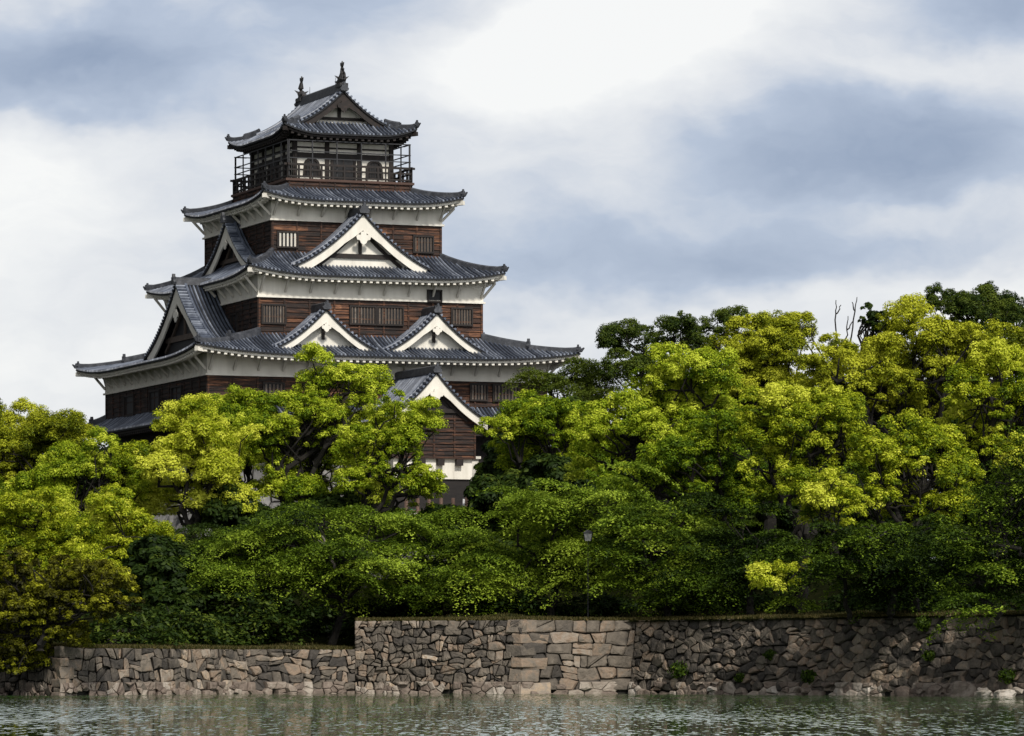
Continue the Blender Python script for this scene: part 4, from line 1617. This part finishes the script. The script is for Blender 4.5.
# dark wood standing behind, closing the view under the crowns
BACKW = [
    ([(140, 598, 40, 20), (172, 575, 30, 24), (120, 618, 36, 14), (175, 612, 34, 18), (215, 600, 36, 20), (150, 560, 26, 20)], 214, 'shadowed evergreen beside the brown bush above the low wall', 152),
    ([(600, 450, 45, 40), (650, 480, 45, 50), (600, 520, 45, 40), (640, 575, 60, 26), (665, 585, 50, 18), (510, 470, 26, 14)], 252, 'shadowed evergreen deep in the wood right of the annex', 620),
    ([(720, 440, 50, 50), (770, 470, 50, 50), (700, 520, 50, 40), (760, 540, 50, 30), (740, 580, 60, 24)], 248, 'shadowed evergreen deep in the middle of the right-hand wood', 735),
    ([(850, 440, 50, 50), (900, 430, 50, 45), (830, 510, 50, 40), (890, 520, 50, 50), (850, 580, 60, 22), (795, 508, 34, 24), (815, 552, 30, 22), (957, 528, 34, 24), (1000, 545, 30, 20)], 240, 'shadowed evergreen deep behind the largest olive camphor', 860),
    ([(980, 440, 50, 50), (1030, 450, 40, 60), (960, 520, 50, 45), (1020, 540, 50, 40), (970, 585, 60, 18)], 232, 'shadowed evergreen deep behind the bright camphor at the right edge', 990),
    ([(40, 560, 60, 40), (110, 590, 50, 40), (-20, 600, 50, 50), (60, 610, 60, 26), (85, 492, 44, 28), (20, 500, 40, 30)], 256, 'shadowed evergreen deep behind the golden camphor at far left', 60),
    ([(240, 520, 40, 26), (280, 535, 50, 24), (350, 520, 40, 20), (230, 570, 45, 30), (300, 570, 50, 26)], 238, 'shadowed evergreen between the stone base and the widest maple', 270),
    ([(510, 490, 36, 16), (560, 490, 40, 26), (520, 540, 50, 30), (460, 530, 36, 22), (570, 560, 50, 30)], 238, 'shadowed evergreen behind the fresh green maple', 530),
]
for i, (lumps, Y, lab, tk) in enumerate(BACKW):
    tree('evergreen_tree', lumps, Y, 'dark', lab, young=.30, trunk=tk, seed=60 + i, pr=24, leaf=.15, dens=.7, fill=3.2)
# low shrubs added behind the wall, leaves mostly darkened to stand for deep shade
rs = np.random.default_rng(77)
for i, px in enumerate((118, 146, 178, 215, 245, 270, 330, 378, 425, 470, 515, 560, 605, 655, 700, 745, 790, 838, 885, 930, 975, 1015)):
    xx = X_(px, 205)
    Yb = line_y(xx * .97) + (rs.uniform(9, 14) if px > 275 else rs.uniform(4.5, 7.5))
    sc_ = Yb / FPX
    top = 588 + rs.uniform(-8, 8)
    if px < 240:
        top += 18
    g_ = HOR - (ground_z((px - 512) * sc_, Yb) - CAM_Z) / sc_
    tree('dark_filler_shrub', [(px, (top + g_) / 2, 27, max(8, (g_ - top) / 2)), (px + rs.uniform(-14, 14), (top + g_) / 2 + 6, 22, max(8, (g_ - top) / 2))], Yb, 'dark_pad',
         'low dark shrub added for the deep shade under the front trees', young=.04 if px > 275 else .30, trunk=px, seed=90 + i, pr=16, leaf=.12, dens=.7, cat='shrub', group='shrubs added for the shade behind the moat wall', trunk_r=.06)

# ------------------------------------------------------------------ small things
# terrace with a row of posts in front of the annex
def terrace():
    Y0 = 247.0
    x0, x1, zt = X_(352, Y0), X_(520, Y0), at(430, 513, Y0).z
    z0 = ground_z((x0 + x1) / 2, Y0) - .6
    root = tag(empty('terrace_wall', (x0, Y0, z0)), 'rough stone terrace under the row of posts below the annex', 'stone terrace')
    rng = np.random.default_rng(41)
    mb, tp = MB(), MB()
    w, h = x1 - x0, zt - z0
    mb.box((0, .05, 0), (w, 16, h - .12), .2)
    for poly in voronoi_cells(w, h - .14, int(w * h / .35), rng, 1.3):
        if len(poly) > 2:
            stone_add(mb, poly, lambda a, b, o: Vector((a, -o, b)), rng, bulge=.12, r=rng.beta(2, 2))
    mb.build('stone_face', M['boulder'], root)
    tp.box((-.1, -.2, h - .12), (w + .1, 16, h), .6)
    tp.build('paving', M['soffit'], root)
    f = tag(empty('post_fence', (X_(406, Y0), Y0 + .3, zt)), 'row of short weathered brown posts on the terrace below the annex', 'fence')
    for px in (406, 417.5, 429, 441, 453, 466.5):
        pm = MB()
        x = X_(px, Y0) - X_(406, Y0)
        hh = .78 + .06 * math.sin(px)
        pm.loft([[(x + .10 * math.cos(k), .10 * math.sin(k), z) for k in (0, .9, 1.8, 2.7, 3.6, 4.5, 5.4)] for z in (-.02, hh * .5, hh - .05, hh)], .5)
        pm.build('post', M['post'], f)
    rm = MB()
    rm.beam((X_(395, Y0) - X_(406, Y0), .02, .16), (X_(470, Y0) - X_(406, Y0), .02, .16), .05, .05, .5)
    rm.build('rail', M['post'], f)
    g = tag(empty('green_sheet', (X_(411.5, Y0), Y0 + .62, zt)), 'small bright green sheet lying behind the posts', 'sheet')
    gm = MB()
    n = 6
    vs = []
    for i in range(n + 1):
        for j in range(n + 1):
            vs.append((-.26 + .52 * i / n, .3 * j / n, .03 + .20 * math.sin(math.pi * (j + .6) / (n + 1)) + .02 * math.sin(i * 2.1 + j)))
    gm.add(vs, [(i * (n + 1) + j, (i + 1) * (n + 1) + j, (i + 1) * (n + 1) + j + 1, i * (n + 1) + j + 1) for i in range(n) for j in range(n)], .5)
    gm.build('sheet', M['green'], g)
    b = tag(empty('notice_board', (X_(467.5, Y0), Y0 + .7, zt)), 'small white notice board with a blue head behind the posts', 'notice board')
    m1, m2, m3 = MB(), MB(), MB()
    m1.box((-.26, -.03, .42), (.26, .03, .78), .8)
    m1.build('panel', M['white'], b)
    m2.box((-.02, -.035, .80), (.27, .035, 1.08), .5)
    m2.build('blue_panel', M['blue'], b)
    for sx in (-.2, .2):
        m3 = MB()
        m3.box((sx - .03, .032, 0), (sx + .03, .08, 1.05), .5)
        m3.build('leg', M['metal'], b)


terrace()


def lantern():
    p = at(588, 541, 207.3)
    gz = ground_z(p.x, p.y)
    r = tag(empty('street_lamp', (p.x, p.y, gz)), 'street lamp with a pale lantern among the maples right of the wall corner', 'street lamp')
    h = p.z - gz
    m = MB()
    m.tube([(0, 0, 0), (0, 0, .3), (0, 0, h)], [.04, .022, .02], 8, .5)
    m.build('pole', M['metal'], r)
    g = MB()
    g.loft([[(a * .13, b * .13, h) for a, b in ((-1, -1), (1, -1), (1, 1), (-1, 1))], [(a * .19, b * .19, h + .36) for a, b in ((-1, -1), (1, -1), (1, 1), (-1, 1))]], .7)
    g.build('lantern', M['lantern'], r)
    c = MB()
    c.loft([[(a * .24, b * .24, h + .365) for a, b in ((-1, -1), (1, -1), (1, 1), (-1, 1))], [(a * .05, b * .05, h + .50) for a, b in ((-1, -1), (1, -1), (1, 1), (-1, 1))]], .5)
    for a, b in ((-1, -1), (1, -1), (1, 1), (-1, 1)):
        c.beam((a * .135, b * .135, h), (a * .195, b * .195, h + .36), .02, .02, .5)
    c.build('lantern_cap', M['metal'], r)


lantern()


def bare_tree():
    Y = 234.0
    base = at(835, 420, Y)
    base.z = ground_z(base.x, Y) - .1
    r = tag(empty('dead_tree', base), 'dead bare tree whose leafless twigs poke above the olive crowns', 'tree')
    rng = np.random.default_rng(8)
    m = MB()
    P = lambda x, y: np.array(at(x, y, Y)) - np.array(base)
    fork = P(836, 400)
    limb(m, (0, 0, 0), fork, .30, .16, rng, 6)
    for tip, r0 in (((836, 300), .05), ((857, 297), .05), ((799, 320), .045), ((812, 323), .045), ((848, 316), .04)):
        a = P((tip[0] + 836) / 2, 360)
        limb(m, fork, a, .12, r0, rng, 4)
        b = P(tip[0] + rng.uniform(-2, 2), tip[1] + 14)
        limb(m, a, b, r0, .034, rng, 6, wob=.14)
        limb(m, b, P(*tip), .034, .02, rng, 4, wob=.2)
        limb(m, b, P(tip[0] + rng.choice([-1, 1]) * 5, tip[1] + 5), .04, .022, rng, 4, wob=.5)
    m.build('trunk', M['bark'], r)


bare_tree()
tree('pine_tree', [(873, 312, 5, 5), (868, 319, 9, 4), (879, 320, 8, 4), (872, 328, 13, 7)], 226, 'dark', 'dark pine top sticking up beside the bare twigs', young=.2, trunk=873, seed=51, pr=6, leaf=.09, fill=3.0, trunk_r=.2)

# bleached dead branch on the wide maple
mp = BUILT['wide spreading maple with a bleached dead branch above the grassy step']
db = MB()
B0 = np.array(mp.location)
rr_ = np.random.default_rng(4)
Pm = lambda x, y, Y=210.0: np.array(at(x, y, Y)) - B0
a = limb(db, Pm(322, 536, 211), Pm(330, 556), .035, .06, rr_, 5, wob=.5)
limb(db, Pm(330, 556), Pm(335, 568), .06, .075, rr_, 3, wob=.4)
limb(db, Pm(326, 546), Pm(318, 540), .03, .015, rr_, 3)
db.build('dead_branch', M['deadwood'], mp)


# weeds rooted in the wall
def weed(px, frac, size, label, seed):
    rng = np.random.default_rng(seed)
    x = None
    for i in range(len(Q) - 1):
        a, b = 512 + FPX * Q[i][0] / Q[i][1], 512 + FPX * Q[i + 1][0] / Q[i + 1][1]
        if a <= px <= b:
            place, ln = wall_frame(i)
            # parameter along the wall for this pixel column
            lo_, hi_ = 0.0, ln
            for _ in range(30):
                mid = (lo_ + hi_) / 2
                v = place(mid, 1, 0)
                if 512 + FPX * v.x / v.y < px:
                    lo_ = mid
                else:
                    hi_ = mid
            h = H_LOW if i < 3 else H_HIGH
            p = place(lo_, h * frac, .12)
            nrm = np.array(place(lo_, h * frac, 1.1) - p)
    root = tag(empty('wall_weed', p), label, 'plant')
    n = int(420 * size / .4)
    d = rand_dirs(n, rng)
    C = d * rng.uniform(.3, 1, (n, 1)) * np.array([size * 1.1, size * .6, size * .8]) + nrm * .15
    N_ = d + rng.normal(0, .5, (n, 3))
    N_ /= np.linalg.norm(N_, axis=1, keepdims=True)
    fast_mesh('foliage', leaf_quads(C, N_, .07, rng), 4, np.clip(rng.normal(.3, .15, n), 0, 1), L['maple'], root)
    st = MB()
    for k in range(5):
        dd = d[k] * size * .6
        st.tube([(0, 0, 0), tuple(np.array(dd) + nrm * .1)], [.02, .008], 5, .5)
    st.build('stem', M['bark'], root)


for k, (px, fr, sz, lb) in enumerate(((683, .32, .52, 'largest dark weed growing from the wall right of the squared stones'), (745, .22, .26, 'small green weed low in the wall beneath the shadowed maple'),
                                      (772, .52, .30, 'weed halfway up the wall left of the slender camphor'), (815, .24, .38, 'dark weed low in the wall under the hanging bright tufts'),
                                      (921, .90, .42, 'weed spilling over the top edge of the wall at right'), (932, .50, .30, 'weed in the joints below the one spilling over the edge'),
                                      (1014, .25, .40, 'weed low in the wall at the right edge of the picture'))):
    weed(px, fr, sz, lb, 300 + k)


# loose rocks washed up at the foot of the right-hand wall
def rock(px, Yo, sx, sy, sz, label, seed, r):
    rng = np.random.default_rng(seed)
    x = X_(px, 178)
    y = line_y(x) - Yo - 1.05
    x = X_(px, y)
    sx, sy, sz = sx * .8, sy * .8, sz * .85
    o = tag(empty('rock', (x, y, 0)), label, 'rock', 'loose rocks at the foot of the wall')
    d = []
    n1, n2 = 9, 14
    rings = []
    k = rng.normal(size=(4, 3))
    for i in range(1, n1):
        th = math.pi * i / n1
        ring = []
        for j in range(n2):
            ph = 2 * math.pi * j / n2
            v = np.array([math.sin(th) * math.cos(ph), math.sin(th) * math.sin(ph), math.cos(th)])
            f = 1 + .20 * math.sin(k[0] @ v * 2.2 + 1) + .14 * math.sin(k[1] @ v * 4) + rng.normal(0, .035)
            e = np.sign(v) * np.abs(v) ** .75
            ring.append(Vector((e[0] * sx * f, e[1] * sy * f, e[2] * sz * f + sz * .45)))
        rings.append(ring)
    m = MB()
    m.loft(rings[::-1], r)
    m.build('stone', M['toe'], o)


for k, (px, Yo, a, b, c, lb, r) in enumerate(((962, .9, .62, .5, .48, 'largest tan loose rock at the wall foot', .45), (934, .8, .42, .4, .34, 'rounded pinkish rock left of the largest loose one', .3),
                                              (983, 1.0, .40, .35, .26, 'low pale rock right of the largest loose one', .85), (1004, .9, .46, .4, .22, 'flat pale rock at the water near the right edge', .95),
                                              (902, .8, .36, .35, .28, 'small brown rock leftmost of the loose ones', .15))):
    rock(px, Yo, a, b, c, lb, 400 + k, r)


# boulders on the shaded bank behind the low wall
def boulder(px, py, Y, sx, sz, label, seed):
    rng = np.random.default_rng(seed)
    p = at(px, py, Y)
    g = ground_z(p.x, Y)
    o = tag(empty('boulder', (p.x, Y, g - .1)), label, 'boulder', 'boulders on the bank behind the low wall')
    k = rng.normal(size=(3, 3))
    rings = []
    for i in range(1, 8):
        th = math.pi * i / 8
        ring = []
        for j in range(12):
            ph = 2 * math.pi * j / 12
            v = np.array([math.sin(th) * math.cos(ph), math.sin(th) * math.sin(ph), math.cos(th)])
            e = np.sign(v) * np.abs(v) ** .7
            f = 1 + .18 * math.sin(k[0] @ v * 2.2 + 1) + .10 * math.sin(k[1] @ v * 4) + rng.normal(0, .04)
            ring.append(Vector((e[0] * sx * f, e[1] * sx * f, e[2] * sz * f + sz * .6)))
        rings.append(ring)
    m = MB()
    m.loft(rings[::-1], .15)
    m.build('stone', M['stone'], o)


boulder(128, 628, 199.5, .6, .5, 'larger grey boulder right of the brown bush above the low wall', 1)
boulder(112, 634, 198.5, .36, .32, 'smaller grey boulder nearest the brown bush above the low wall', 2)
